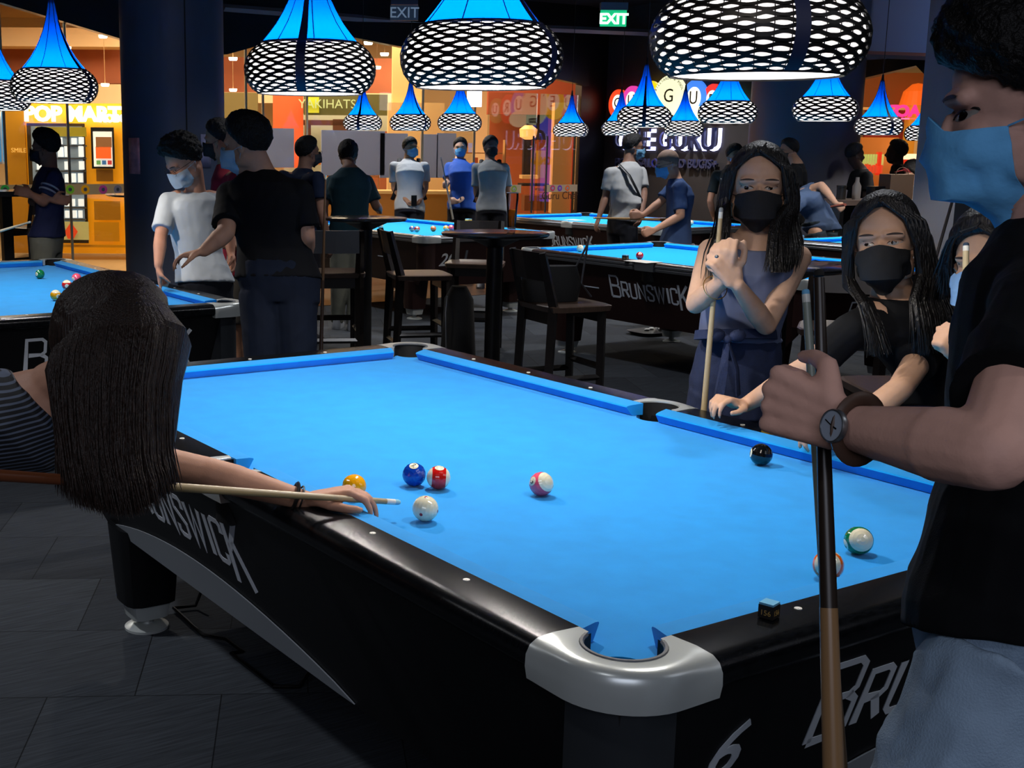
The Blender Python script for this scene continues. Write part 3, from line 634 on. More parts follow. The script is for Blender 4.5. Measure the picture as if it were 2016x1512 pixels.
# back of the hall: cream walls, orange band, ceiling slabs
def s_(mb, n, m): return struct(mb, n, m)
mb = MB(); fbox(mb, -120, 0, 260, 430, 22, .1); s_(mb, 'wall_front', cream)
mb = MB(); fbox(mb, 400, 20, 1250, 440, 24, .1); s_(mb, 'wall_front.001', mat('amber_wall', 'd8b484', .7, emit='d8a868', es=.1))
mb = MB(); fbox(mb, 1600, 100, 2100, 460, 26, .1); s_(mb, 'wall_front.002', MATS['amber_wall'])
s_(MB().box((-6, FY, 3.75), (22, 24, 3.85)).box((WX+.2, 2, 3.75), (22, FY, 3.85)), 'ceiling.001', mat('cream_ceiling', 'd9b377', .7))
mb = MB(); fbox(mb, -60, 88, 245, 162, 20.5, .3); s_(mb, 'trim_20', orange)
mb = MB(); fbox(mb, 430, 115, 800, 182, 22, .3); s_(mb, 'trim_21', orange)
mb = MB(); fbox(mb, -60, 55, 240, 90, 19.6, .6); fbox(mb, 425, 182, 800, 202, 21.4, .3); s_(mb, 'trim_22', mat('beige_soffit', 'e6c698', .7))
mb = MB(); fbox(mb, -60, 165, 245, 206, 20, .4); s_(mb, 'trim_23', MATS['beige_soffit'])
mb = MB(); fbox(mb, 960, 150, 1150, 225, 21, .2); s_(mb, 'trim_24', mat('rust_wall', '93401c', .7))
# downlights
for i, (x, y, d) in enumerate(((203, 75, 17), (207, 170, 18), (459, 119, 17), (459, 180, 19), (757, 110, 17), (742, 136, 18), (725, 88, 16.5), (131, 98, 16), (512, 98, 15.5))):
    o = atd(x, y, d); t = part(MB().lathe([(.001, 0), (.05, 0), (.06, .02), (.06, .04), (.001, .04)], 16), 'downlight', glow('downlight_glow', 'fff0c8', 9)); t.location = o; part(MB().tube([(0, 0, .04), (0, 0, max(.06, 3.76-o.z))], .004, 4), 'rod', mat('rod_tan', '8a6a40', .6), t)
    tag(t, 'small round downlight shining in the lit mall beyond the glass', 'light', 'downlights of the mall')
# ---- yellow vending kiosk with glowing letters
K = sthing('vending_kiosk', 'yellow vending kiosk with glowing white shop letters at the left', 'vending machine', 150, 300, 17)
P_(fbox(MB(), 58, 205, 330, 498, 17, .9), 'cabinet', yel2, K)
P_(fbox(MB(), 18, 215, 60, 498, 16.95, .9), 'side_wall', dyel, K)
P_(fbox(MB(), 62, 244, 176, 478, 16.93, .02), 'window_frame', mat('dark_bronze', '3a2a10', .4), K)
P_(fbox(MB(), 70, 250, 170, 470, 16.9, .01), 'shelf_back', shelfm, K)
P_(fbox(MB(), 70, 250, 170, 268, 16.88, .01), 'header', mat('mustard', '96861c', .5, emit='96861c', es=.3), K)
sh = MB()
for y in (285, 310, 335, 360, 407, 430): fbox(sh, 70, y, 170, y+3, 16.88, .04)
P_(sh, 'shelf', stl, K)
rb = random.Random(5)
for (y, hh, n0) in ((284, 13, 4), (309, 20, 0), (334, 16, 0), (359, 17, 0), (406, 14, 4), (429, 15, 4)):
    for i in range(7):
        if rb.random() < .12: continue
        x = 73+i*13.6+rb.uniform(-1, 1)
        bx = P_(fbox(MB(), x, y-hh+rb.uniform(-1, 1), x+8.5+rb.uniform(-2, 2), y, 16.86, .05), 'boxed_toy', pack, K)
P_(fbox(MB(), 126, 436, 176, 472, 16.85, .01), 'poster', mat('leaf_poster', 'b8b070', .6, emit='b8b070', es=.3), K)
P_(MB().prism([(0, .1), (.09, .23), (.18, .1), (.12, 0), (.04, 0)], 0, .005, fr(128, 470, 16.83)), 'poster_badge', mat('badge_red', 'd8421a', .6, emit='d8421a', es=.4), K)
P_(fbox(MB(), 181, 252, 226, 332, 16.93, .03), 'screen_frame', bsteel, K)
P_(fbox(MB(), 185, 260, 222, 328, 16.88, .01), 'screen', mat('screen_white', 'e8e4d8', .5, emit='e8e4d8', es=.8), K)
P_(fbox(MB(), 189, 270, 220, 290, 16.86, .01), 'picture', mat('picture_brown', '8a5a34', .5, emit='8a5a34', es=.5), K)
P_(fbox(MB(), 189, 289, 219, 312, 16.86, .01), 'picture', mat('picture_orange', 'e05a20', .5, emit='e05a20', es=.8), K)
for i, c in enumerate(('6aa05a', '3a6aa0', 'c03a3a')): P_(fbox(MB(), 190+i*11, 316, 198+i*11, 324, 16.86, .01), 'icon', mat('icon_'+c, c, .5, emit=c, es=.5), K)
P_(fbox(MB(), 190, 333, 223, 357, 16.93, .01), 'niche', mat('niche_brown', '8a5c0c', .5), K)
P_(fbox(MB(), 186, 437, 236, 475, 16.92, .01), 'service_door', yel, K)
P_(fbox(MB(), 186, 396, 238, 433, 16.92, .01), 'service_door', dyel, K)
P_(fbox(MB(), 60, 481, 330, 486, 16.9, .02), 'skirting', yel, K)
text('POP MART', .275, fr(143, 238, 16.8), white_g, K, ext=.02, bold=.012)
text('ROBO SHOP', .14, fr(252, 240, 16.85), white_g, K, ext=.02, bold=.008)
text('SMILE', .085, fr(37, 300, 16.9), mat('pale_print', 'e8b860', .5, emit='e8b860', es=.4), K, ext=.004)
P_(fbox(MB(), -40, 195, -6, 345, 17.5, .1).box((0, 0, 0), (0, 0, 0)), 'side_window', mat('teal_window', '4a7a88', .3, emit='4a7a88', es=.5), K)
W2 = sthing('shop_window', 'blue lit tall shop window left of the yellow kiosk', 'window', 5, 280, 17.4)
P_(fbox(MB(), -80, 218, 17, 322, 17.4, .05), 'frame', ivo, W2); P_(fbox(MB(), -76, 222, 3, 318, 17.34, .01).box((0, 0, 0), (0, 0, 0)), 'pane', mat('blue_window', '2a6a9a', .3, emit='3a8ac0', es=.6), W2); P_(fbox(MB(), 7, 222, 14, 318, 17.34, .01), 'pane', MATS['blue_window'], W2)
# frosted safety band with coloured ball stickers on the glass
fro = mat('frosted_band', 'b9a78c', .6, emit='c0a070', es=.15)
BS = thing('safety_band', 'frosted band with coloured ball stickers on the glass left of the navy pillar', 'sticker', (ony(190, 370, FY-.02).x, FY-.02, 0))
def band(par, x0, x1, y0, y1, nums, m=fro):
    a = ony(x0, y0, FY); b = ony(x1, y1, FY); P_(MB().box((a.x, FY-.008, b.z), (b.x, FY+.012, a.z)), 'film', m, par)
    for (x, c, n) in nums:
        q = ony(x, (y0+y1)/2, FY-.012); M_ = frame(q, (1, 0, 0), (0, 0, 1)); h = (a.z-b.z)*.42
        dd = P_(MB().lathe([(.001, .002), (h, .002), (h, -.001)], 24, M=M_), 'ball_sticker', mat('sticker_'+c, c, .5, emit=c, es=.25), par)
        P_(MB().lathe([(.001, .003), (h*.45, .003)], 16, M=M_), 'sticker_centre', ivo, dd); text(n, h*.7, M_@Matrix.Translation((0, -h*.25, .004)), dig, dd, 'sticker_digit', ext=.0005)
band(BS, 0, 250, 364, 382, ((10, '2f8a3a', '6'), (138, '6aa02a', '14'), (168, 'd8960c', '1'), (203, 'a03a78', '4'), (232, '6a6470', '8')))
BS2 = thing('safety_band', 'frosted band with ball stickers on the glass door beside the red strip', 'sticker', (ony(1100, 370, FY-.02).x, FY-.02, 0))
band(BS2, 1076, 1136, 364, 377, ((1088, 'b03a58', '3'), (1102, '6a3a98', '4'), (1117, 'd0622a', '5')))
BS3 = thing('safety_band', 'narrow frosted band with one green sticker left of the glass door', 'sticker', (ony(1010, 370, FY-.02).x, FY-.02, 0))
band(BS3, 999, 1025, 364, 380, ((1012, '7a8a3a', '6'),))
q = ony(1102, 392, FY-.02); t = text('Guru Chef', .16, frame(q, (1, 0, 0), (0, 0, 1)), mat('brown_print', '6a4426', .6), None, 'door_lettering', ext=.001); tag(t, 'brown lettering on the glass door under its ball stickers', 'lettering')
# grey posters taped on the glazing
pg = translucent('poster_grey', (.86, .90, 1.0), .35)
for i, (x0, y0, x1, y1, l) in enumerate(((523, 252, 582, 330, 'grey sheet taped on the glass right of the man in black'), (636, 256, 760, 345, 'wide grey sheet on the glass behind the man in the teal shirt'), (752, 262, 805, 350, 'grey sheet on the glass left of the backpacker in white'), (832, 264, 864, 350, 'grey sheet on the glass between the two masked backpackers'), (864, 262, 900, 350, 'narrow grey sheet on the glass behind the blue polo shirt'), (240, 272, 272, 275, ''))):
    if not l: continue
    a = ony(x0, y0, FY); b = ony(x1, y1, FY); o = part(MB().box((a.x, FY+.04, b.z), (b.x, FY+.05, a.z)), 'glass_poster', pg, smooth=False); tag(o, l, 'poster')
# green sign of the shop behind
G = sthing('shop_sign', 'olive green shop sign with pale lettering between the big lamps', 'sign', 690, 210, 20)
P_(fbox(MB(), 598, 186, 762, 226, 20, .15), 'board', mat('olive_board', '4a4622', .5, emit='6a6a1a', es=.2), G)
P_(fbox(MB(), 604, 192, 628, 222, 19.94, .02), 'lit_end', mat('lime', 'a8a820', .5, emit='b8b81a', es=.5), G)
text('YAKIHATSUI', .2, fr(656, 213, 19.9), mat('sage_letters', '9aa878', .5, emit='9aa878', es=.5), G, ext=.01)
U = sthing('cafe_facade', 'tiled cream shop front with brown frames behind the grey sheets', 'shop', 690, 300, 20.6)
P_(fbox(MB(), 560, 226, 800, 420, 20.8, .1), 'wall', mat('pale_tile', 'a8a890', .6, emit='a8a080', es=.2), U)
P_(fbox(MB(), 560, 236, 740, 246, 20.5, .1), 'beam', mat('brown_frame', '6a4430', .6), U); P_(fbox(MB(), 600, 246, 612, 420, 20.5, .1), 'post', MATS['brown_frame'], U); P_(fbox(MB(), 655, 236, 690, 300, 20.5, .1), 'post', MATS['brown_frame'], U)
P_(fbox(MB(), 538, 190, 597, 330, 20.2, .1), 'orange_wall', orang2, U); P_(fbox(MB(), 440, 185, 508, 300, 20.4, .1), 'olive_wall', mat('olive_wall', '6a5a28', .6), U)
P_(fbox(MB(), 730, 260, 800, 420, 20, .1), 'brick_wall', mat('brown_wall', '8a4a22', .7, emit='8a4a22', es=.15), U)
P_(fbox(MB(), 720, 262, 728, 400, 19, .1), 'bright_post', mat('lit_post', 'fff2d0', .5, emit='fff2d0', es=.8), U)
# cream columns
Cc = sthing('column', 'cream square column right of the big lamp with the strap', 'column', 810, 250, 19)
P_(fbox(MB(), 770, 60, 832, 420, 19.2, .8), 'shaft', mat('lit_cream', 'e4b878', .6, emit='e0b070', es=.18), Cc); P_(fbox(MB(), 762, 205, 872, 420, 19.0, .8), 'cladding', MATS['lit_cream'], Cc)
# screens, pots, counters seen low through the glass
rnd = random.Random(11)
warmc = ('c8742a', 'e0a85a', '8a3c18', 'f0c070', '5a2c18', 'd05a2a')
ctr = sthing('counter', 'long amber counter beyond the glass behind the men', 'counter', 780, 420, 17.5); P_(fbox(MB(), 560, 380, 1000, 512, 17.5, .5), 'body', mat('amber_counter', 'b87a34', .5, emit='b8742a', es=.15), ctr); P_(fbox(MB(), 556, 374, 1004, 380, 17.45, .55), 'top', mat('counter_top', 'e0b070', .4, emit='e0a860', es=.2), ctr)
def shelf_unit(x0, x1, ys, dd, n, cols, lbl):
    t = sthing('display_shelf', lbl, 'shelf', (x0+x1)/2, ys[0], dd); k = 1.6*dd
    for y in ys: P_(fbox(MB(), x0, y, x1, y+2, dd, .3), 'shelf_board', mat('shelf_board', 'b88448', .5), t)
    for x in (x0, x1-2): P_(fbox(MB(), x, ys[0]-24, x+2, 512-2*(dd-17), dd, .3), 'shelf_side', MATS['shelf_board'], t)
    for i in range(n):
        y = ys[i % len(ys)]; x = rnd.uniform(x0+3, x1-16); w_ = rnd.uniform(5, 12); h_ = rnd.uniform(7, 20); c = cols[i % len(cols)]
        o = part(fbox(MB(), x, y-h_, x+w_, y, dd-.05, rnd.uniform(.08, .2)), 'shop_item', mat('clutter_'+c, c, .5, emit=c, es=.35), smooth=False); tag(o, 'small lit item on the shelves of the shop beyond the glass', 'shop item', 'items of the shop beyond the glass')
shelf_unit(600, 745, (322, 346, 372), 18.2, 15, warmc, 'lit display shelf beyond the glass behind the man in teal')
shelf_unit(905, 990, (300, 330, 362), 18.2, 12, warmc+('b8b0d8', 'e888b0'), 'lit display shelf beyond the glass behind the masked backpacker')
# mirrored discs of the sign seen in the glass are real reflections; lit menu board and red strip by the door
bb = sthing('menu_board', 'bright white lit board above the man in the blue polo', 'board', 935, 190, 16); P_(fbox(MB(), 920, 172, 948, 210, 16, .1), 'panel', glow('board_glow', 'eef0ff', 1.6), bb); q = atd(934, 173, 16); P_(MB().tube([q, (q.x, q.y, 3.76)], .01, 5), 'hanger', bsteel, bb)
R_ = sthing('entrance_jamb', 'red and peach painted door jamb at the right edge of the glazing', 'jamb', 1120, 330, 18.6)
P_(fbox(MB(), 1124, 272, 1138, 420, 18.6, .3), 'red_strip', mat('red_strip', 'c0301a', .5, emit='c0301a', es=.35), R_); P_(fbox(MB(), 1085, 205, 1124, 420, 18.7, .3), 'peach_board', mat('peach', 'd89a5a', .6, emit='d08a48', es=.3), R_)
rst = sthing('diner', 'wooden cafe interior with orange walls seen through the glass door', 'cafe', 1040, 330, 21)
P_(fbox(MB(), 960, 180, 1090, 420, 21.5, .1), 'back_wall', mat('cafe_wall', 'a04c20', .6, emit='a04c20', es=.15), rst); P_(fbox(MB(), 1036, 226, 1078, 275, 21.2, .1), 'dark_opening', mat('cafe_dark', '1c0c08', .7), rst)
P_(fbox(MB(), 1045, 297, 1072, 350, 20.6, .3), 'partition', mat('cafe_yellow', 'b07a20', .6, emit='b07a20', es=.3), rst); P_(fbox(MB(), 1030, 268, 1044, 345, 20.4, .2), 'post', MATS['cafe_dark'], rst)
P_(fbox(MB(), 1028, 345, 1060, 352, 19.9, .4), 'bench_top', MATS['counter_top'], rst); P_(fbox(MB(), 1028, 362, 1084, 366, 19.8, .6), 'table_top', MATS['cafe_dark'], rst)
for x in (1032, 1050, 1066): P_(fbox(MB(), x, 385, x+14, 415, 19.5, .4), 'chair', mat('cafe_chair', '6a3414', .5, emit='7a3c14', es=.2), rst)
P_(fbox(MB(), 1060, 372, 1086, 376, 19.6, .4), 'chair_back', MATS['cafe_chair'], rst)
lt = sthing('table_lantern', 'glowing glass lantern seen through the door glass', 'lantern', 1040, 262, 19.5); P_(MB().lathe([(.05, -.1), (.13, -.06), (.14, .06), (.06, .12)], 20, atd(1040, 262, 19.5)), 'shade', mat('lantern_glass', 'ffb060', .3, emit='ffb060', es=1.2), lt)
# ---- right-hand lit window: theatre lobby with pink mirrored letters
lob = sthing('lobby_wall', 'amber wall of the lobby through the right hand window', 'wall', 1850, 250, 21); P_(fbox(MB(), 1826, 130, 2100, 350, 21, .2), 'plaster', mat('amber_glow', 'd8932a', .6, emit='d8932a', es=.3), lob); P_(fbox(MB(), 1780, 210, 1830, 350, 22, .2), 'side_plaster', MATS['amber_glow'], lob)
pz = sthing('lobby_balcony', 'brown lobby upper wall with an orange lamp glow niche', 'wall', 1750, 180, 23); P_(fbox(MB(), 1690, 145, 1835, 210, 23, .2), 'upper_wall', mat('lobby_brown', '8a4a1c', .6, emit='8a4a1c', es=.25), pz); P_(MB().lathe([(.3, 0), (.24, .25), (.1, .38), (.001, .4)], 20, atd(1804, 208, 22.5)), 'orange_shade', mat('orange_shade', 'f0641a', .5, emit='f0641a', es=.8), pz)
P_(fbox(MB(), 1690, 211, 1835, 216, 22.4, .1), 'ledge', MATS['lit_cream'], pz)
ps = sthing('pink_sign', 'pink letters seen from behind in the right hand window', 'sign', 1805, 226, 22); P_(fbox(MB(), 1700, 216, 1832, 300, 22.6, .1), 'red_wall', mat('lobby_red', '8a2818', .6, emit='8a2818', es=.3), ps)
text('PALACE', .27, fr(1806, 229, 22), glow('pink_glow', 'ff2a78', 1.8), ps, ext=.02, bold=.012, mirror=True); P_(fbox(MB(), 1776, 232, 1830, 235, 22, .05), 'underline', glow('pink_line', 'ff6aa0', 1.5), ps)
dr = sthing('lobby_door', 'brown lobby door with a pale frame under the pink letters', 'door', 1815, 280, 21.8); P_(fbox(MB(), 1803, 238, 1832, 304, 21.8, .1), 'frame', MATS['lit_cream'], dr); P_(fbox(MB(), 1809, 256, 1828, 304, 21.7, .05), 'leaf', MATS['brown_frame'], dr)
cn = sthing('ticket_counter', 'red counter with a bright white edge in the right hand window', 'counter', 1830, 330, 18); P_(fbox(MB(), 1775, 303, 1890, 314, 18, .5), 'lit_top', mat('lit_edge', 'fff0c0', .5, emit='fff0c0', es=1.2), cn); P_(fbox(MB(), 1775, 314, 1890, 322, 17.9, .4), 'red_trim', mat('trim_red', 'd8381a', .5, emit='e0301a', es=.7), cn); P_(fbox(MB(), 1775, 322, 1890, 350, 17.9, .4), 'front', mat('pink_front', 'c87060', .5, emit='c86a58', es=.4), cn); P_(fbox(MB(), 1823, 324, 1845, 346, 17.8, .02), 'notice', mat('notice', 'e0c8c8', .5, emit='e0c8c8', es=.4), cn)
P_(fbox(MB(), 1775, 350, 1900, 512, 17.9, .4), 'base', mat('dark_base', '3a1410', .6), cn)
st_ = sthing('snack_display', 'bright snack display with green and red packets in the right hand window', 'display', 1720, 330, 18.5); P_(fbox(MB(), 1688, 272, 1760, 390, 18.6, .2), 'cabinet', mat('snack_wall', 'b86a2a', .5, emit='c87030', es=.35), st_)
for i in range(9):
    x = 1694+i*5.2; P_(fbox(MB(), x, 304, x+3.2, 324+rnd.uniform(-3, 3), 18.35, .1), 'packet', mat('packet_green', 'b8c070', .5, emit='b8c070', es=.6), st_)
for i in range(8):
    x = 1690+i*6; P_(fbox(MB(), x, 326+rnd.uniform(-2, 2), x+5, 341, 18.3, .1), 'packet', mat('packet_red', 'e05030', .5, emit='e05030', es=.6), st_)
P_(fbox(MB(), 1727, 300, 1733, 345, 18.3, .1), 'upright', MATS['trim_red'], st_)
# ================================================================ glowing sign on the dark wall
def wx(x, y, off=0): return onx(x, y, WX-off)
SG = thing('wall_sign', 'lit shop sign of coloured letter discs above blue back-lit letters on the dark wall', 'sign', (WX-.05, 11.4, 0))
def disc(cx_, cy__, w_, h_, c, letter, d, spotc=None):
    a = wx(cx_-w_/2, cy__, d); b = wx(cx_+w_/2, cy__, d); c0 = wx(cx_, cy__, d); ry = abs(a.y-b.y)/2; z0 = wx(cx_, cy__-h_/2, d).z; z1 = wx(cx_, cy__+h_/2, d).z; rz = (z0-z1)/2
    M_ = frame((c0.x, c0.y, (z0+z1)/2), (0, -1, 0), (0, 0, 1)); M2 = M_@Matrix.Diagonal((ry, rz, 1, 1))
    o = P_(MB().lathe([(.001, .0), (1, .0), (1, -.05), (.001, -.05)], 40, M=M2), 'letter_disc', mat('disc_'+c, c, .4, emit=c, es=1.0), SG)
    sw = .56 if letter != 'G' else 0
    if sw: P_(MB().lathe([(.001, .006), (1, .006), (1, 0)], 32, M=M_@Matrix.Translation((-ry*.0, rz*.08, 0))@Matrix.Diagonal((ry*sw, rz*sw, 1, 1))), 'disc_centre', mat('disc_centre', 'f4eede', .4, emit='fff4dc', es=1.0), o)
    if letter: text(letter, rz*(.95 if sw else .8), M_@Matrix.Translation((0, -rz*(.22 if sw else .12), .012))@Matrix.Diagonal((ry/rz*1.1, 1, 1, 1)), dig, o, 'disc_letter', ext=.002)
    return M_, ry, rz
disc(1216, 205, 36, 58, 'e8421e', 'C', .09); disc(1243, 200, 38, 62, 'd03a98', 'U', .1); disc(1276, 195, 50, 72, 'e8c814', 'E', .11)
disc(1366, 196, 48, 78, '3a78d8', 'U', .1); disc(1402, 200, 42, 70, 'd8302a', 'R', .09); disc(1440, 202, 40, 62, '1a8a48', 'U', .08)
M_, ry, rz = disc(1317, 195, 64, 94, 'e9e8bc', 'G', .14)
import math as _m
for i, ch in enumerate('BILLIARDS & POOL'):
    a = _m.radians(152-i*8.3); 
    if ch != ' ': text(ch, .055, M_@Matrix.Translation((ry*.86*_m.cos(a), rz*.82*_m.sin(a), .012))@Matrix.Rotation(a-PI/2, 4, 'Z'), dig, SG, 'small_lettering', ext=.001)
P_(MB().box((-.1, -rz*.88, .002), (.1, -rz*.88+.07, .012), M_), 'plate', dig, SG); text('SPORTS', .045, M_@Matrix.Translation((0, -rz*.88+.02, .014)), MATS['disc_e9e8bc'], SG, 'plate_lettering', ext=.001)
a = wx(1366, 238, .06); P_(MB().ell((0, 0, 0), (.28, .14, .02), n=20) if False else MB().lathe([(.001, .0), (1, .0), (1, -.03)], 32, M=frame((a.x-.06, a.y, a.z+.08), (0, -1, 0), (0, 0, 1))@Matrix.Diagonal((.24, .13, 1, 1))), 'cream_foot', MATS['disc_e9e8bc'], SG)
halo = glow('halo_white', 'c8ccff', 2.2); navl = mat('navy_letter', '1a2450', .4)
b_ = wx(1314, 294, .06); bz = wx(1314, 294, .06).z
Ms = frame((WX-.05, wx(1314, 294).y, bz), (0, -1, 0), (0, 0, 1)); wid_ = abs(wx(1215, 290).y-wx(1415, 290).y)
def sign_text(s, size, Mx_, m, nm, **k):
    me = text_mesh(s, size, **k); w0 = max(v.co.x for v in me.vertices)-min(v.co.x for v in me.vertices); sc_ = wid_/w0
    me.transform(Matrix.Diagonal((sc_, 1, 1, 1))); me.transform(Matrix.Translation(-V(SG.location))@Mx_); return link(me, nm, m, SG)
sign_text('CUE GURU', .42, Ms@Matrix.Translation((.02, -.01, -.03)), halo, 'back_lit_letters', ext=.008, bold=.008, spacing=1.05)
sign_text('CUE GURU', .42, Ms@Matrix.Translation((-.03, .0, .03)), navl, 'letter_faces', ext=.02, bold=.004, spacing=1.05)
lamp('AREA', tuple(Ms@V((0, .15, .0))), 4, '5a5aff', wid_*1.0, rot=(0, PI/2, 0), sy=.5, parent=None)
sign_text('POOL SALON AND BUGIS+', .17, Ms@Matrix.Translation((0, -.25, .0)), mat('dim_letters', '4a4c70', .5, metal=.3), 'lower_lettering', ext=.02, bold=.003)
# ================================================================ signs below the ceiling
def exit_sign(x, y, d, lit, label):
    t = sthing('exit_sign', label, 'sign', x, y, d); k = d/FOC; M_ = fr(x, y, d)
    if lit:
        P_(MB().box((-25*k, -14*k, -.03), (25*k, 16*k, 0), M_), 'panel', mat('exit_green', '12a86a', .4, emit='16b878', es=.75), t); P_(MB().box((-26*k, 16*k, -.06), (26*k, 30*k, .03), M_), 'housing', mat('exit_housing', '5a6270', .5), t)
        text('EXIT', .15, M_@Matrix.Translation((0, -.05, .006)), glow('exit_white', 'e8fff4', 1.2), t, ext=.002, bold=.006)
    else:  # solid dim sign built in place of the EXIT reflection
        P_(MB().box((-27*k, -15*k, -.03), (27*k, 13*k, 0), M_), 'panel', mat('exit_reflection_panel', '16283c', .4, emit='16283c', es=.4), t); P_(MB().box((-26*k, 14*k, -.06), (26*k, 28*k, .03), M_), 'housing', mat('exit_reflection_housing', '2a3c54', .5), t)
        text('EXIT', .14, M_@Matrix.Translation((0, -.05, .006)), mat('exit_reflection_text', '7d92a8', .5, emit='7d92a8', es=.35), t, ext=.002, bold=.001)
    P_(MB().tube([M_@V((-.1, 28*k, 0)), M_@V((-.1, 28*k+.9, 0))], .006, 6).tube([M_@V((.1, 28*k, 0)), M_@V((.1, 28*k+.9, 0))], .006, 6), 'hanger', bsteel, t)
exit_sign(1208, 37, 13.5, True, 'glowing green EXIT sign hanging from the ceiling'); exit_sign(796, 24, 12.2, False, 'dim stand-in for the EXIT reflection between the two big lamps')
# notices on the navy pillar
def notice(x0, x1, y0, y1, c, lbl, ang):
    d = 9.4-.30; a = atd((x0+x1)/2, (y0+y1)/2, d); n_ = (V((a.x-pc.x, a.y-pc.y, 0))).normalized(); c0 = V((pc.x, pc.y, a.z)); h = (y1-y0)*d/FOC/2; w_ = ang
    base = math.atan2(n_.y, n_.x); rows = [[c0+V((math.cos(base+t)*.388, math.sin(base+t)*.388, z)) for t in (-w_, -w_/2, 0, w_/2, w_)] for z in (-h, h)]
    o = part(MB().grid(rows), 'notice_sheet', mat('notice_'+c, c, .6, var=.35, scale=14)); sol = o.modifiers.new('s', 'SOLIDIFY'); sol.thickness = .002; return tag(o, lbl, 'notice')
notice(248, 270, 272, 342, 'd0909a', 'pink patterned notice on the left side of the navy pillar', .16)
notice(394, 432, 265, 330, '8a8cb0', 'pale printed notice on the navy pillar behind the red shirt', .12)
# ================================================================ furniture
def bar_table(x, y, r, label, h=1.05):
    t = thing('bar_table', label, 'table', (x, y, 0)); part(MB().lathe([(.001, h-.035), (r*.55, h-.035), (r-.01, h-.022), (r, h-.012), (r, h-.003), (r-.006, h), (.001, h)], 64), 'table_top', mat('black_table_top', '17181b', .22, spec=.6, coat=.4), t)
    part(MB().loft([((0, 0, .02), (.045, 0, 0), (0, .045, 0)), ((0, 0, h-.09), (.045, 0, 0), (0, .045, 0)), ((0, 0, h-.035), (.15, 0, 0), (0, .15, 0))], 24, 3), 'post', bsteel, t); part(MB().lathe([(.27, 0), (.27, .015), (.2, .025), (.05, .035)], 40, cap=True), 'base_plate', bsteel, t); return t
bar_table(3.55, 6.52, .31, 'round black bar table left of the number 20'); bar_table(3.4, 4.75, .335, 'round black bar table with the beer glass'); q = at(1535, 521, 1.05); bar_table(q.x, q.y, .31, 'round black bar table behind the standing woman')
def bar_chair(x, y, rz, label, back_h=1.0, sh=.70):
    t = thing('bar_chair', label, 'chair', (x, y, 0), rz, 'dark wooden bar chairs'); w_ = .2
    part(MB().loft([((0, 0, sh-.035), (.22, 0, 0), (0, .2, 0)), ((0, 0, sh-.005), (.225, 0, 0), (0, .21, 0)), ((0, 0, sh), (.215, 0, 0), (0, .2, 0))], 24, 8), 'seat', seatw, t, smooth=30)
    for sx in (-1, 1):
        part(MB().tube([(sx*.17, .16, 0), (sx*.17, .15, sh-.03)], [.026, .03], 4), 'leg', wood, t, smooth=False)
        part(MB().tube([(sx*.18, -.2, 0), (sx*.175, -.17, sh), (sx*.175, -.25, back_h)], [.026, .032, .024], 4), 'leg', wood, t, smooth=False)
        part(MB().tube([(sx*.17, .15, .28), (sx*.175, -.18, .28)], .018, 4), 'stretcher', wood, t, smooth=False)
    part(MB().tube([(-.17, .155, .34), (.17, .155, .34)], .02, 4), 'stretcher', wood, t, smooth=False); part(MB().tube([(-.175, -.185, .22), (.175, -.185, .22)], .018, 4), 'stretcher', wood, t, smooth=False)
    [part(MB().box(a_, b_), 'apron', wood, t, smooth=False) for a_, b_ in (((-.18, -.17, sh-.11), (.18, -.15, sh-.03)), ((-.17, .13, sh-.1), (.17, .15, sh-.03)))]
    rows = [[(-.175, -.185-.0-(z-sh)*.2, z), (0, -.2-(z-sh)*.22, z), (.175, -.185-(z-sh)*.2, z), (.175, -.2-(z-sh)*.2, z), (0, -.215-(z-sh)*.22, z), (-.175, -.2-(z-sh)*.2, z)] for z in (sh+.14, back_h)]
    mb = MB().grid(rows, True); mb.add(rows[0], [tuple(range(6))]); mb.add(rows[1], [tuple(range(5, -1, -1))]); part(mb, 'backrest', mat('back_wood', '1c1411', .38, spec=.6, var=.3, scale=14), t, smooth=False); return t
ch = [((825, 535), .76, 8.7, -1.95, 'dark bar chair with a glossy seat in front of table 20'), ((655, 530), .76, 8.8, -.45, 'dark bar chair with a pale shining backrest beside the man in black'), ((1110, 592), .76, 7.1, -1.75, 'dark bar chair holding a bag, in front of the grey lettering'),
      ((935, 545), .76, 9.6, 2.4, 'dark bar chair behind the post of the beer table'), ((1665, 640), .76, 6.2, 2.2, 'dark bar chair between the standing woman and the leaning woman'), ((1800, 700), .76, 4.6, 1.0, 'dark bar chair behind the woman in the black tee')]
for (q, sh, d, rz, l) in ch:
    p = atd(*q, d); t = bar_chair(p.x, p.y, rz, l)
    if 'pale' in l:
        for c in kids(t):
            if c.name.startswith('backrest'): c.data.materials[0] = mat('pale_backrest', '8a8f92', .3)
# beer glass
q = at(1007, 452, 1.05); gt = thing('beer_glass', 'tall half full glass of beer on the round table', 'glass', (q.x, q.y, 1.051))
part(MB().lathe([(.001, .004), (.026, .004), (.026, .02), (.03, .06), (.034, .14), (.04, .2), (.038, .235), (.0365, .235), (.0385, .2), (.0325, .14), (.0285, .06), (.0245, .022), (.001, .02)], 28), 'glass', glassy('clear_glass', (.97, .97, 1.0), rough=.08), gt)
part(MB().lathe([(.0375, .231), (.0392, .2345), (.0375, .237)], 28).lathe([(.001, .003), (.027, .003), (.027, .012), (.001, .014)], 24), 'glass_rim', mat('glass_edge', 'aab4c4', .1, spec=.8), gt)
part(MB().lathe([(.001, .022), (.0238, .022), (.0275, .06), (.031, .125), (.001, .125)], 24), 'beer', translucent('beer_amber', (1.0, .72, .15), .6), gt)
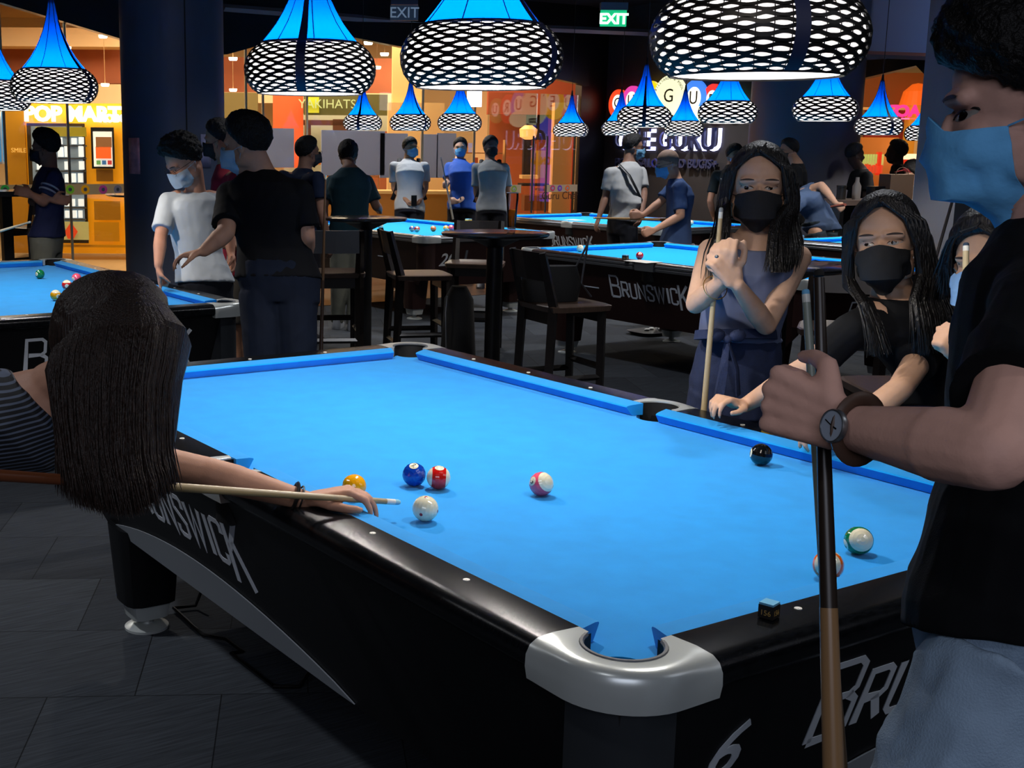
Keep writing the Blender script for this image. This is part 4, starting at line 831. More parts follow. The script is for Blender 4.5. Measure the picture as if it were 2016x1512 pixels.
# bag on the chair and the long bag behind the beer table
p = atd(1085, 560, 7.12); bg = thing('shoulder_bag', 'black shoulder bag on the bar chair in the middle', 'bag', (p.x, p.y, .703)); part(MB().loft([((0, 0, 0), (.15, -.05, 0), (.03, .08, 0)), ((0, 0, .1), (.17, -.055, 0), (.035, .09, 0)), ((0, 0, .2), (.14, -.05, 0), (.02, .05, 0))], 24, 3), 'bag_body', mat('black_bag', '060607', .8), bg); part(MB().tube([(.12, -.04, .15), (.19, -.07, .3), (.2, -.08, .36), (.14, -.1, .1), (.22, -.1, .02)], .006, 6), 'strap', mat('grey_strap', '3a3b40', .5), bg)
p = atd(903, 620, 7.9); bk = thing('backpack', 'black bag with pale piping hanging behind the beer table post', 'bag', (p.x, p.y, .2)); part(MB().loft([((0, 0, 0), (.08, -.03, 0), (.04, .1, 0)), ((0, 0, .05), (.10, -.04, 0), (.05, .12, 0)), ((0, 0, .42), (.08, -.03, 0), (.04, .1, 0)), ((0, 0, .5), (.04, -.02, 0), (.02, .05, 0))], 24, 3), 'bag_body', MATS['black_bag'], bk); part(MB().tube([(-.13, -.05, .45), (-.16, -.08, .35), (-.15, -.08, .1), (-.08, -.1, .03)], .005, 6), 'piping', stl, bk)
# tall counters at the far left and by the right window
p = atd(20, 375, 12.2); t = thing('high_counter', 'tall black counter table at the far left in front of the kiosk', 'table', (p.x, p.y, 0)); h = p.z; part(MB().box((-1.0, -.3, h-.05), (.38, .3, h)), 'table_top', MATS['black_table_top'], t, smooth=False); part(MB().box((-.1, -.05, 0), (.0, .05, h-.05)), 'post', bsteel, t, smooth=False); part(MB().box((-.3, -.25, 0), (.2, .25, .02)), 'base_plate', bsteel, t, smooth=False)
p = atd(232, 383, 11.9); h = p.z; t = thing('high_counter', 'high table edge catching yellow light beside the navy pillar', 'table', (p.x+.25, p.y, 0)); part(MB().lathe([(.001, h-.03), (.33, h-.02), (.36, h), (.001, h)], 40), 'table_top', MATS['black_table_top'], t); part(MB().box((-.04, -.04, 0), (.04, .04, h-.03)), 'post', bsteel, t, smooth=False); part(MB().box((-.2, -.2, 0), (.2, .2, .02)), 'base_plate', bsteel, t, smooth=False)
p = atd(62, 440, 13.3); bar_chair(p.x, p.y, .4, 'dark bar chair at the tall counter behind the man with folded arms', 1.1)
# shelf counter under the right window with a paper bag and bottles
a, b = atd(1640, 378, 12.3), atd(1900, 392, 12.9); z = 1.09; d_ = (V((b.x, b.y, 0))-V((a.x, a.y, 0))).normalized(); Mk = frame((a.x, a.y, 0), d_, (0, 0, 1)); Lc = (V((b.x, b.y, 0))-V((a.x, a.y, 0))).length
t = thing('wall_counter', 'long brown counter shelf under the right hand window', 'counter', (a.x, a.y, 0)); P_(MB().box((0, z-.05, -.25), (Lc, z, .2), Mk), 'counter_top', mat('brown_counter', '54433a', .5), t); P_(MB().box((0, 0, -.22), (Lc, z-.05, -.16), Mk).box((.0, 0, -.2), (.05, z-.05, .12), Mk).box((Lc-.05, 0, -.2), (Lc, z-.05, .12), Mk), 'support', bsteel, t)
def onc(u, w_=0): return Mk@V((u, z, w_))
q = onc(.47*Lc-.02); t = thing('paper_bag', 'brown paper carrier bag with handles on the counter shelf', 'bag', q); Mb = Mk.copy(); Mb.translation = q
P_(MB().box((-.15, 0, -.08), (.15, .25, .08), Mb), 'bag_body', mat('kraft_paper', '6b503a', .8), t); P_(MB().tube([Mb@V((.09*math.cos(x)*.9, .25+.07*math.sin(x), .07)) for x in [PI*i/8 for i in range(9)]], .004, 6), 'bag_handle', MATS['kraft_paper'], t)
for (u, l, c, hh) in ((.06, 'dark jar on the counter shelf by the charcoal pillar', '2a2622', .14), (.17, 'clear bottle on the counter shelf beside the window edge', '8a8078', .22), (.31, 'black box on the counter shelf left of the paper bag', '0c0b0c', .13)):
    q = onc(u*Lc); part_ = MB().lathe([(.001, 0), (.04, 0), (.042, hh*.6), (.02, hh*.8), (.018, hh), (.001, hh)], 20) if u > .1 and u < .3 else MB().lathe([(.001, 0), (.045, 0), (.045, hh*.85), (.048, hh*.86), (.048, hh), (.001, hh)], 20)
    if u > .3: part_ = MB().box((-.08, -.05, 0), (.08, .05, hh))
    o = part(part_, 'jar' if u < .1 else 'bottle' if u < .3 else 'box', mat('item_'+c, c, .3)); o.location = q; tag(o, l, 'jar' if u < .1 else 'bottle' if u < .3 else 'box')
# ================================================================ people
W3 = atd
skinm = {}
def skin(c='c49478'): return mat('skin_'+c, c, .58, spec=.25, var=.06, scale=25, bump=.05, bscale=300)
hairm = mat('black_hair', '0d0b0b', .42, spec=.45, var=.5, scale=220, bump=.5, bscale=200, stretch=(1, 1, .08))
brownh = mat('brown_hair', '24160f', .5, spec=.4, var=.6, scale=260, bump=.6, bscale=240, stretch=(1, 1, .05))
shorth = mat('short_hair', '0c0a0a', .6, spec=.3, var=.4, scale=120, bump=.7, bscale=160)
eyew = mat('eye_white', 'aaa49e', .25, spec=.6); irism = mat('iris_dark', '140c08', .1, spec=.8); lashm = mat('lash_black', '0c0808', .6); browm = mat('brow_hair', '2a1c17', .7)
def organic(mb, vox, it=6, fold=0, fs=14, seed=0, fdir=None, subs=None):
    me = mb.mesh('tmp', None, False); o = bpy.data.objects.new('tmp', me); COL.objects.link(o)
    r = o.modifiers.new('r', 'REMESH'); r.mode = 'VOXEL'; r.voxel_size = vox; r.use_smooth_shade = True
    if it: s_ = o.modifiers.new('s', 'SMOOTH'); s_.iterations = it; s_.factor = .5
    dg = bpy.context.evaluated_depsgraph_get(); m2 = bpy.data.meshes.new_from_object(o.evaluated_get(dg)); bpy.data.objects.remove(o); bpy.data.meshes.remove(me)
    if fold:
        cs = []
        for v in m2.vertices:
            p = V(v.co)*fs; 
            if fdir: p = p-V(fdir)*(p.dot(V(fdir))*.75)
            p += V((seed*7.1, seed*3.3, 0)); n_ = 1-2*abs(noise.noise(p)); n2 = noise.noise(p*2.3)
            cs.append(v.co+v.normal*(fold*(n_*.9+n2*.5)-fold*.3))
        for v, c in zip(m2.vertices, cs): v.co = c
    m2.polygons.foreach_set('use_smooth', [True]*len(m2.polygons)); m2.materials.clear(); m2.update(); return m2
def opart(mb, name, m, root, vox, it=6, **k):
    me = organic(mb, vox, it, **k); off = V(root.location) if not root.parent else V(root.location)+V(root.parent.location)
    me.transform(Matrix.Translation(-off)); return link(me, name, m, root)
def headframe(c, fwd, up=(0, 0, 1), s=1):
    y = V(fwd).normalized(); z = V(up); z = (z-y*z.dot(y)).normalized(); x = y.cross(z)
    m = Matrix((x*s, y*s, z*s)).transposed().to_4x4(); m.translation = V(c); return m
def head_mb(detail=True, fem=False):
    mb = MB(); n = 24
    mb.ell((0, -.012, .026), (.0735, .093, .088), n=n); mb.ell((0, .018, -.028), (.060, .070, .083), n=n)
    mb.ell((0, .034, -.078), (.040 if fem else .046, .046, .036), n=n)
    mb.cap((0, .086, .004), .0065, (0, .101, -.032), .0105); mb.ell((0, .098, -.034), (.0155, .011, .009), n=12)
    for s_ in (-1, 1):
        mb.ell((s_*.075, -.008, -.012), (.008, .018, .03), n=12); mb.ell((s_*.034, .058, -.03), (.025, .026, .026), n=14)
        mb.cap((s_*.012, .080, .024), .010, (s_*.044, .066, .022), .011); mb.ell((s_*.05, .0, -.06), (.018, .04, .03), n=12)
    mb.cap((0, .079, -.062), .010, (0, .079, -.070), .011); return mb
def xform(mb, M): mb.v = [tuple(M@V(v)) for v in mb.v]; return mb
def bvh_of(mb): return BVHTree.FromPolygons([V(v) for v in mb.v], mb.f)
HB = {f: bvh_of(head_mb(True, f)) for f in (True, False)}
def surf(b, x, z, off=0):
    h = b.ray_cast(V((x, .3, z)), V((0, -1, 0)))
    return V((x, (h[0].y if h[0] else .05)+off, z))
def patch(M, b, outline, off, name, m, root, edge=.3):
    cx = sum(p[0] for p in outline)/len(outline); cz = sum(p[1] for p in outline)/len(outline); mb = MB(); rows = []
    for f in (1, .7, .35, .02): rows.append([M@surf(b, cx+(x-cx)*f, cz+(z-cz)*f, off*(1 if f < 1 else edge)) for x, z in outline])
    mb.grid(rows, True); mb.add(rows[-1], [tuple(range(len(outline)))]); return P2(mb, name, m, root)
def P2(mb, nm, m, root): return part(mb, nm, m, root, world=True, smooth=60, recalc=False)
def strip(M, b, pts, wd, off, name, m, root):
    mb = MB(); n = len(pts); a = []; c = []
    for i, (x, z) in enumerate(pts):
        t = wd*math.sin(PI*(i+.6)/(n+.2))**.6; a.append(M@surf(b, x, z+t/2, off)); c.append(M@surf(b, x, z-t/2, off))
    a2 = [p-(M.to_3x3()@V((0, .002, 0))) for p in a]; c2 = [p-(M.to_3x3()@V((0, .002, 0))) for p in c]
    mb.grid([a2, a, c, c2], False, False); return P2(mb, name, m, root)
def face(M, root, b, gaze=(0, 0), openk=1.0, brow=True, sk=None):
    for s_ in (-1, 1):
        cx, cz = s_*.0315, .003; w_ = .0160; hu, hl = .0062*openk, .0045*openk; out = []
        for i in range(16):
            t = 2*PI*i/16; x = math.cos(t); z = math.sin(t); out.append((cx+x*w_, cz+(hu if z > 0 else hl)*z*(1-.25*abs(x))+s_*x*.0018))
        e = patch(M, b, out, .0012, 'eye', eyew, root)
        ix = cx+gaze[0]*.004; iz = cz+gaze[1]*.002+.0008; r_ = .0058; iris = []
        for i in range(14):
            t = 2*PI*i/14; z = iz+r_*math.sin(t); z = min(z, cz+hu*.95); z = max(z, cz-hl*.9); iris.append((ix+r_*math.cos(t), z))
        patch(M, b, iris, .0019, 'iris', irism, e, edge=.95)
        up_ = [(cx+w_*1.1*math.cos(t), cz+hu*1.02*math.sin(t)+s_*math.cos(t)*.002+.0006) for t in [PI*i/10 for i in range(11)]]
        strip(M, b, up_, .0026, .0022, 'eyelash', lashm, root)
        if brow: strip(M, b, [(cx+s_*(-.017+.004*i), cz+.0205+.0030*math.sin(i/9*PI*.75+.5)) for i in range(10)], .0046, .0012, 'eyebrow', browm, root)
def maskpart(M, root, b, c, surgical=True, roundtop=.012, rough=.8, low=-.122):
    m = mat('mask_'+c, c, rough, bump=.15, bscale=60); rows = []; nT, nV = 25, 12; inner = []
    for j in range(nV+1):
        v = j/nV; row = []; rin = []
        for i in range(nT):
            th = math.radians(-72+144*i/(nT-1)); k = abs(th)/math.radians(72)
            zt = -.006+roundtop*max(0, 1-(k/.35)**2)-.012*k; zb = low+.03*k**1.5; zb = min(zb, zt-.04)
            z = zb+(zt-zb)*v; h = b.ray_cast(V((math.sin(th), math.cos(th), 0))*.3+V((0, .01, max(z, -.108))), V((-math.sin(th), -math.cos(th), 0)))
            r = (h[0]-V((0, .01, max(z, -.108)))).length if h[0] else .06
            bul = .011*math.sin(PI*min(1, max(0, v)))*(1-k**2)+.003
            r = max(r, .075*math.cos(th)+.02 if k < .5 and v > .3 else 0)
            if surgical: bul += .0012*math.sin(v*22)
            if v < .12: bul -= .004
            row.append(M@V((math.sin(th)*(r+bul), .01+math.cos(th)*(r+bul), z))); rin.append(M@V((math.sin(th)*(r+bul-.0015), .01+math.cos(th)*(r+bul-.0015), z)))
        rows.append(row); inner.append(rin)
    mb = MB().grid(rows); n0 = len(rows); mb.grid(inner)
    for A_, B_ in ((rows[0], inner[0]), (rows[-1], inner[-1]), ([r[0] for r in rows], [r[0] for r in inner]), ([r[-1] for r in rows], [r[-1] for r in inner])): mb.grid([A_, B_])
    o = part(mb, 'face_mask', m, root, world=True, smooth=60)
    for s_, i in ((-1, 0), (1, nT-1)):
        ear = M@V((s_*.085, -.018, -.008)); 
        for q in (rows[-1][i], rows[1][i]):
            mid = (q+ear)/2+M.to_3x3()@V((s_*.006, 0, 0)); part(MB().tube([q, mid, ear], .0012, 5), 'ear_loop', m, o, world=True)
    return o
def hair_shell(M, root, b, m, th=.011, front=44, side=2, back=-34, vox=.006, tuft=.009, seed=1, volume_top=.014, name='hair'):
    rows = []; rin = []; N = 40; R_ = 14; c = V((0, -.01, .012))
    for j in range(R_+1):
        f = j/R_; row = []; ri = []
        for i in range(N):
            az = 2*PI*i/N; a = abs(((az+PI) % (2*PI))-PI)/PI     # 0 front .. 1 back
            el0 = front+(side-front)*min(1, a/.42)**2.2 if a < .42 else side+(back-side)*min(1, (a-.42)/.25)
            el = math.radians(el0+(89-el0)*f); d = V((math.sin(az)*math.cos(el), math.cos(az)*math.cos(el), math.sin(el)))
            h = b.ray_cast(c+d*.4, -d); r = (h[0]-c).length if h[0] else .09
            t = th*(.18+.82*min(1, f*3.5))+volume_top*max(0, math.sin(el))*(1-.3*a); t += tuft*noise.noise(V((d.x*9+seed, d.y*9, d.z*7)))
            row.append(M@(c+d*(r+t))); ri.append(M@(c+d*(r-.012)))
        rows.append(row); rin.append(ri)
    mb = MB(); mb.grid(rows, True); mb.grid(rin, True); mb.grid([rows[0], rin[0]], True); mb.add(rows[-1], [tuple(range(N))]); mb.add(rin[-1], [tuple(range(N))])
    return opart(mb, name, m, root, vox, 3, fold=tuft*.35, fs=60, seed=seed)
def glasses(M, root, col='1a1a1c'):
    m = mat('glasses_'+col, col, .3, metal=.4); mb = MB()
    for s_ in (-1, 1):
        mb.tube([M@V((s_*.033+.025*math.cos(t), .094, .0+.017*math.sin(t))) for t in [2*PI*i/20 for i in range(20)]], .0012, 5, closed=True); mb.tube([M@V((s_*.058, .092, .006)), M@V((s_*.077, .05, .006)), M@V((s_*.08, -.015, .0))], .0012, 5)
    mb.tube([M@V((-.009, .096, .004)), M@V((.009, .096, .004))], .0012, 5); P2(mb, 'glasses', m, root)
def hand(mb, w, d, n, s, curl=.35, sc_=1.0, curls=None, thumb=.35, thumb_out=.75):
    d = V(d).normalized(); n = V(n); n = (n-d*n.dot(d)).normalized(); s0 = V(s); s = (s0-d*s0.dot(d)-n*s0.dot(n)).normalized(); w = V(w); q = sc_
    kn = [w+d*(.088-.004*abs(i-1))*q+s*(.031-.0195*i)*q for i in range(4)]
    for i, k in enumerate(kn): mb.cap(w+s*(.017-.0115*i)*q+d*.006*q, .0145*q, k, .0108*q, 10)
    mb.cap(w+s*.012*q+d*.02*q+n*.008*q, .013*q, kn[0]-d*.02*q+n*.006*q, .011*q, 10); mb.cap(w-s*.014*q+d*.02*q+n*.009*q, .013*q, kn[3]-d*.025*q+n*.006*q, .010*q, 10)
    L_ = (.074, .082, .076, .060)
    for i, k in enumerate(kn):
        c = (curls[i] if curls else curl); a = 0; p = k; r = .0092
        for f, da in ((.46, 1.35*c), (.30, 1.7*c), (.24, 1.0*c)):
            a += da; dd = (d*math.cos(a)+n*math.sin(a)); e = p+(dd+s*(.06*(1.5-i)*(1-c)))*(L_[i]*f*q); mb.cap(p, r*q*(.93 if i == 3 else 1), e, (r-.0011)*q*(.93 if i == 3 else 1), 10); p = e; r -= .0011
    b = w+s*.022*q+d*.018*q; t1 = (d*.62+s*thumb_out+n*(.25+thumb*.5)).normalized(); p1 = b+t1*.042*q; t2 = (d*(.8)+s*(.35-.6*thumb)+n*(.2+thumb)).normalized(); p2 = p1+t2*.034*q; t3 = (d*.85+s*(.1-.7*thumb)+n*(.15+thumb*.9)).normalized()
    mb.cap(b, .0155*q, p1, .0118*q, 10); mb.cap(p1, .0112*q, p2, .0098*q, 10); mb.cap(p2, .0098*q, p2+t3*.024*q, .0082*q, 10)
def lerp(a, b, t): return V(a)+(V(b)-V(a))*t
def person(label, base, yaw, H=1.70, J=None, shirt='222222', pants='20242c', sleeve=.62, shorts=False, hair='short', mask=None, rise=.07, gaze=None, up=(0, 0, 1), skinc='c49478', vox=.010,
           hands=None, shoes='2a2a2c', fem=False, glass=False, build=1.0, neck_r=.052, hs=1.0, fold=.003, eye=True, headc=None, hem=None, maskkw=None, haircol=None, mat_shirt=None, mat_pants=None, hairkw=None, legs=True, group=None, facekw=None, pfold=None):
    root = thing('person', label, 'person', (base[0], base[1], 0), 0, group); fwd = V((math.cos(yaw), math.sin(yaw), 0)); rt = fwd.cross(V((0, 0, 1))); U = V((0, 0, 1)); o = V((base[0], base[1], 0))
    def P(x, y, z): return o+rt*(x*H)+fwd*(y*H)+U*(z*H)
    D = dict(pel=P(0, 0, .53), waist=P(0, .005, .61), chest=P(0, .0, .73), neck=P(0, -.005, .835), sR=P(.105*build, -.005, .79), sL=P(-.105*build, -.005, .79), eR=P(.135, -.015, .635), eL=P(-.135, -.015, .635), wR=P(.14, .03, .49), wL=P(-.14, .03, .49),
             hR=P(.052, 0, .51), hL=P(-.052, 0, .51), kR=P(.058, .012, .28), kL=P(-.058, .012, .28), aR=P(.06, -.01, .045), aL=P(-.06, -.01, .045), head=P(0, .018, .925))
    if J: D.update({k: V(v) for k, v in J.items()})
    for q_ in ('sR', 'sL'):
        if J and q_ in J: D[q_] = D[q_]-U*.012
    if J and 'pel' in J:
        for q_, s_ in (('hR', 1), ('hL', -1)):
            if q_ not in J: D[q_] = D['pel']+rt*(s_*.052*H)-U*.025*H
    sk = skin(skinc); latS = (D['sR']-D['sL']).normalized(); latH = (D['hR']-D['hL']).normalized(); ax = (D['neck']-D['pel']).normalized(); fS = -latS.cross(ax)*-1; fS = ax.cross(latS).normalized()
    if fS.dot(fwd) < 0: fS = -fS
    fH = ax.cross(latH).normalized()
    g = V(gaze) if gaze else fwd; M = headframe(D['head'], g, up, hs*(H/1.70)**.4)
    b = HB[fem]; mb = xform(head_mb(True, fem), M)
    mb.cap(D['neck']-ax*.02, neck_r*1.12, M@V((0, -.028, -.045)), neck_r, 16)
    # torso under the clothes
    k = build
    def T(g_=0):
        return [(D['pel']-ax*.09, latH*(.150*k+g_*3), fH*(.095+g_*3.4)), (D['pel'], latH*(.158*k+g_*2.6), fH*(.104*k+g_*2.8)), (D['waist'], lerp(latH, latS, .5).normalized()*(.132*k+g_*1.2), fS*(.088*k+g_*1.2)), (lerp(D['waist'], D['chest'], .55), latS*(.142*k+g_), fS*(.098*k+g_)),
                (D['chest'], latS*(.160*k+g_), fS*(.105*k+g_)), (lerp(D['chest'], D['neck'], .5), latS*(.138*k+g_), fS*(.09*k+g_)), (lerp(D['chest'], D['neck'], .82), latS*(.088*k+g_*.6), fS*(.066+g_*.6)), (D['neck']+ax*.012, latS*(.058+g_*.4), fS*(.05+g_*.3))]
    mb.loft(T(-.006)[1:], 20, 2.3)
    for s_ in 'RL':
        S, E_, W_2 = D['s'+s_], D['e'+s_], D['w'+s_]
        mb.cap(lerp(D['chest'], S, .55)+ax*.03, .06, S, .048*k, 14); mb.cap(S, .046*k, lerp(S, E_, .5), .043*k, 14); mb.cap(lerp(S, E_, .5), .042*k, E_, .036*k, 14)
        mb.cap(E_, .0365*k, lerp(E_, W_2, .35), .0385*k, 14); mb.cap(lerp(E_, W_2, .35), .0375*k, W_2, .0245*k, 14)
        hd = (hands or {}).get(s_)
        dd = (W_2-E_).normalized(); inn = (latS if s_ == 'L' else -latS)
        if hd: hand(mb, W_2+V(hd[0]).normalized()*.012, *hd[:3], **(hd[3] if len(hd) > 3 else {}))
        else: hand(mb, W_2+dd*.012, dd, inn, fS, .4)
        if legs and (shorts or True):
            mb.cap(D['h'+s_], .07, D['k'+s_], .05, 12); mb.cap(D['k'+s_], .048, D['a'+s_], .034, 12); mb.ell(D['a'+s_]+fwd*.06-U*.03*1, (.04, .04, .03), n=10)
    opart(mb, 'body', sk, root, vox, 3)
    # shirt
    ms = mat_shirt or mat('cloth_'+shirt, shirt, .85, spec=.2, var=.08, scale=8)
    sb = MB(); sec = T(.010); 
    if hem is not None: sec[0] = (D['pel']+ax*hem, sec[0][1], sec[0][2]); sec = [sec[0]]+[q for q in sec[1:] if (q[0]-sec[0][0]).dot(ax) > .02]
    if hem is not None and hem > .1: sec[0] = (sec[0][0], T(.010)[2][1]*1.03, T(.010)[2][2]*1.03)
    if sleeve: sec[-1] = (D['neck']-ax*(.03 if fem else .004), latS*(.078 if fem else .068), fS*(.066 if fem else .058))
    else: sec = sec[:-2]+[(lerp(D['chest'], D['neck'], .62), latS*.10, fS*.085)]
    sb.loft(sec, 24, 2.35)
    if sleeve:
        for s_ in 'RL':
            S, E_ = D['s'+s_], D['e'+s_]; q = lerp(S, E_, sleeve); sb.cap(lerp(D['chest'], S, .5)+ax*.02, .070, S, .055*k, 14); sb.cap(S, .055*k, lerp(S, E_, .12), .056*k, 14); sb.tube([lerp(S, E_, .07), lerp(S, E_, sleeve*.6), q], [.055*k, .057*k, .061*k], 16)
    opart(sb, 'shirt', ms, root, vox*.9, 4, fold=fold, fs=11, seed=len(label))
    # trousers
    mp = mat_pants or mat('trousers_'+pants, pants, .85, spec=.2, var=.1, scale=9)
    pb = MB(); pb.loft([(D['pel']-ax*.12+U*0, latH*.150*k, fH*.10), (D['pel'], latH*(.168*k), fH*(.115*k)), (D['pel']+ax*rise, latH*(.150 if rise < .1 else .138)*k, fH*(.105*k))], 22, 2.4)
    for s_ in 'RL':
        h_, kn, an = D['h'+s_], D['k'+s_], D['a'+s_]; 
        if shorts: e_ = lerp(h_, kn, 1.0); pb.tube([h_-U*.0, lerp(h_, kn, .5), e_], [.088*k, .085*k, .088*k], 16)
        else: pb.tube([h_, lerp(h_, kn, .5), kn, lerp(kn, an, .5), an+U*.0], [.092*k, .083*k, .068*k, .06*k, .056], 16)
        sh_ = MB(); f2 = fwd; c = V((an.x, an.y, 0)); R2 = frame(c, rt, f2).to_3x3()
        sh_.loft([(c+U*.002+f2*.05, rt*.048, f2*.135), (c+U*.03+f2*.05, rt*.05, f2*.137), (c+U*.06+f2*.03, rt*.044, f2*.10), (c+U*.1-f2*.01, rt*.036, f2*.05)], 20, 2.6)
        if legs: part(sh_, 'shoe', mat('shoe_'+shoes, shoes, .5), root, world=True)
    opart(pb, 'trousers', mp, root, vox, 4, fold=pfold or fold, fs=10, seed=3)
    if eye: face(M, root, b, **(facekw or {}))
    if mask: maskpart(M, root, b, mask, **(maskkw or {}))
    if hair == 'short': hair_shell(M, root, b, haircol or shorth, vox=max(.006, vox*.7), **(hairkw or {}))
    if glass: glasses(M, root)
    return root, M, D
BLU = '8fb6d8'
def fdir(a): # heading from the view direction: 0 away, 90 image left, 180 to camera, -90 image right
    f2 = math.atan2(cf.y, cf.x); return f2+math.radians(a)
def gz(a, dz=0, t=0): y_ = fdir(a); return V((math.cos(y_), math.sin(y_), dz))
def bp(x, d): p = atd(x, 500, d); return (p.x, p.y)
def patchstrap(root, pts, w_, m, name='strap', world=True):
    mb = MB(); mb.tube(pts, w_, 6, flat=.25); return part(mb, name, m, root, world=True)
# --- man in white tee pointing at the left table
wt = mat('white_tee', 'b9bfc4', .85, var=.05, scale=6)
d = 6.95
J = dict(pel=W3(405, 560, d), waist=W3(392, 500, d), chest=W3(378, 415, d-.03), neck=W3(385, 378, d-.05), head=W3(362, 318, d-.15), sR=W3(330, 393, d-.1), sL=W3(440, 392, d+.1), eR=W3(316, 468, d-.2), wR=W3(312, 523, d-.3), eL=W3(450, 450, d+.25), wL=W3(455, 500, d+.2),
         hR=W3(385, 585, d), hL=W3(430, 585, d+.1))
person('man in white tee and glasses pointing down at the left table', bp(405, d), fdir(140), 1.70, J, pants='22242c', mask='b8c4cc', gaze=gz(125, -.75), vox=.008, glass=True, mat_shirt=wt, skinc='c08a70', hem=.01, sleeve=.78, hs=1.12, build=.98,
       hands={'R': (V((0, 0, -1))+cr*.1, -cr*-1, -cf, dict(curls=[.05, .9, 1, 1], thumb=.6))}, hairkw=dict(th=.016, volume_top=.03, tuft=.016, front=44), maskkw=dict(surgical=False), facekw=dict(openk=.5))
# --- man in black tee, back to the camera
d = 5.5
J = dict(pel=W3(548, 545, d), waist=W3(540, 490, d), chest=W3(528, 395, d), neck=W3(512, 333, d), head=W3(484, 285, d-.02), sL=W3(452, 378, d+.05), sR=W3(590, 375, d-.05), eL=W3(445, 458, d-.1), wL=W3(402, 494, d-.1), eR=W3(603, 465, d-.05), wR=W3(600, 520, d+.2),
         hL=W3(515, 575, d), hR=W3(580, 575, d), kL=W3(520, 760, d), kR=W3(588, 760, d), aL=W3(520, 980, d), aR=W3(595, 985, d))
person('man in black tee and jeans with his back to the camera', bp(548, d), fdir(25), 1.72, J, shirt='07080d', pants='0e1728', mask='9cc0dc', gaze=gz(72, -.15), vox=.008, skinc='b98a70', hem=-.01, sleeve=.8, build=1.12, eye=True, hs=1.08, neck_r=.058,
       hands={'L': (-cr+V((0, 0, -.2)), V((0, 0, -1)), -cf, dict(curl=.35))}, hairkw=dict(th=.014, volume_top=.018, side=0, back=-34))
# --- man in red shirt behind them
d = 7.7
J = dict(head=W3(432, 275, d), neck=W3(445, 320, d), chest=W3(450, 380, d), pel=W3(470, 510, d), waist=W3(460, 450, d), eL=W3(440, 440, d-.1), wL=W3(462, 487, d-.25), eR=W3(500, 440, d), wR=W3(490, 480, d-.1))
person('man in dark red shirt with black mask half hidden behind the man in black', bp(470, d), fdir(95), 1.74, J, shirt='7a1a2c', pants='5a5650', shorts=True, mask='101012', gaze=gz(80, -.2), vox=.010, skinc='9a7058', build=1.0,
       hands={'L': (V((0, 0, .2))-cr*.5, cf, V((0, 0, 1)), dict(curl=.9))})
# --- man with folded arms in front of the kiosk
d = 8.9
J = dict(head=W3(88, 292, d), neck=W3(98, 328, d), chest=W3(96, 372, d), eR=W3(64, 396, d+.02), eL=W3(86, 398, d-.17), sL=W3(108, 345, d-.13), sR=W3(95, 345, d+.13), wL=W3(64, 384, d-.2), wR=W3(100, 392, d-.17), pel=W3(92, 465, d), waist=W3(98, 425, d))
r_, M_, D_ = person('man in navy tee with two sleeve stripes standing with folded arms', bp(92, d), fdir(88), 1.66, J, shirt='1b2140', pants='6a6a60', mask='1a1214', gaze=gz(88, -.1), vox=.009, skinc='8a5f4c', sleeve=.75, glass=True, hem=.0,
       hands={'L': (-cr+V((0, 0, .3)), cf, V((0, 0, 1)), dict(curl=.3)), 'R': (cr*.9+V((0, 0, -.1)), -cf, V((0, 0, 1)), dict(curl=.3))}, hairkw=dict(th=.018, volume_top=.025, tuft=.01))
for t_ in (.42, .58):
    q = lerp(D_['sL'], D_['eL'], t_); ax_ = (D_['eL']-D_['sL']).normalized(); a1 = ax_.orthogonal().normalized(); a2 = ax_.cross(a1); P2(MB().tube([q+(a1*math.cos(u)+a2*math.sin(u))*.064 for u in [2*PI*i/24 for i in range(24)]], .007, 6, closed=True), 'sleeve_stripe', mat('stripe_grey', '8a909c', .8), r_)
# --- two men with backs turned by the stools
d = 9.9
J = dict(head=W3(607, 300, d), neck=W3(600, 332, d), chest=W3(592, 375, d))
person('man in dark navy shirt and glasses looking right behind the man in black', bp(592, d), fdir(-35), 1.68, J, shirt='0f1a30', pants='1a1a20', gaze=gz(-60), vox=.011, skinc='8f6a58', mask='30343c', glass=True)
d = 10.75
J = dict(head=W3(686, 305, d), eR=W3(740, 405, d), wR=W3(748, 412, d+.25), sL=W3(655, 355, d), sR=W3(722, 355, d), kR=W3(702, 560, d), aR=W3(694, 640, d), hR=W3(705, 480, d), hL=W3(672, 480, d), kL=W3(668, 560, d), aL=W3(664, 635, d+.1), pel=W3(688, 472, d))
person('man in dark teal shirt and khaki trousers with his back to the camera', bp(688, d), fdir(-8), 1.68, J, shirt='24424c', pants='77776a', shoes='8a8c90', gaze=gz(-10), vox=.011, skinc='8f6a58', eye=False, build=1.12, sleeve=.8, hem=.01, hairkw=dict(th=.014, back=-40, side=-2))
# --- three men facing us behind table 20
def bag_straps(r_, D_, c='121318'):
    for s_ in (-1, 1):
        S = D_['sR'] if s_ > 0 else D_['sL']; n_ = D_['neck']; lat = (S-n_); p = lerp(n_, S, .62); f_ = -V((cf.x, cf.y, 0)).normalized()
        P2(MB().tube([p-f_*.08-V((0, 0, .05)), p+V((0, 0, .055)), p+f_*.11-V((0, 0, .02)), p+f_*.155-V((0, 0, .14)), p+f_*.15+lat*.2-V((0, 0, .28)), p+f_*.03+lat*.45-V((0, 0, .38))], .024, 8, flat=.35), 'backpack_strap', mat('strap_'+c, c, .7), r_)
d = 14.4
J = dict(head=W3(808, 292, d), sR=W3(775, 325, d), sL=W3(836, 325, d), eR=W3(776, 372, d), wR=W3(803, 397, d-.26), eL=W3(838, 370, d), wL=W3(824, 400, d-.26), neck=W3(804, 314, d))
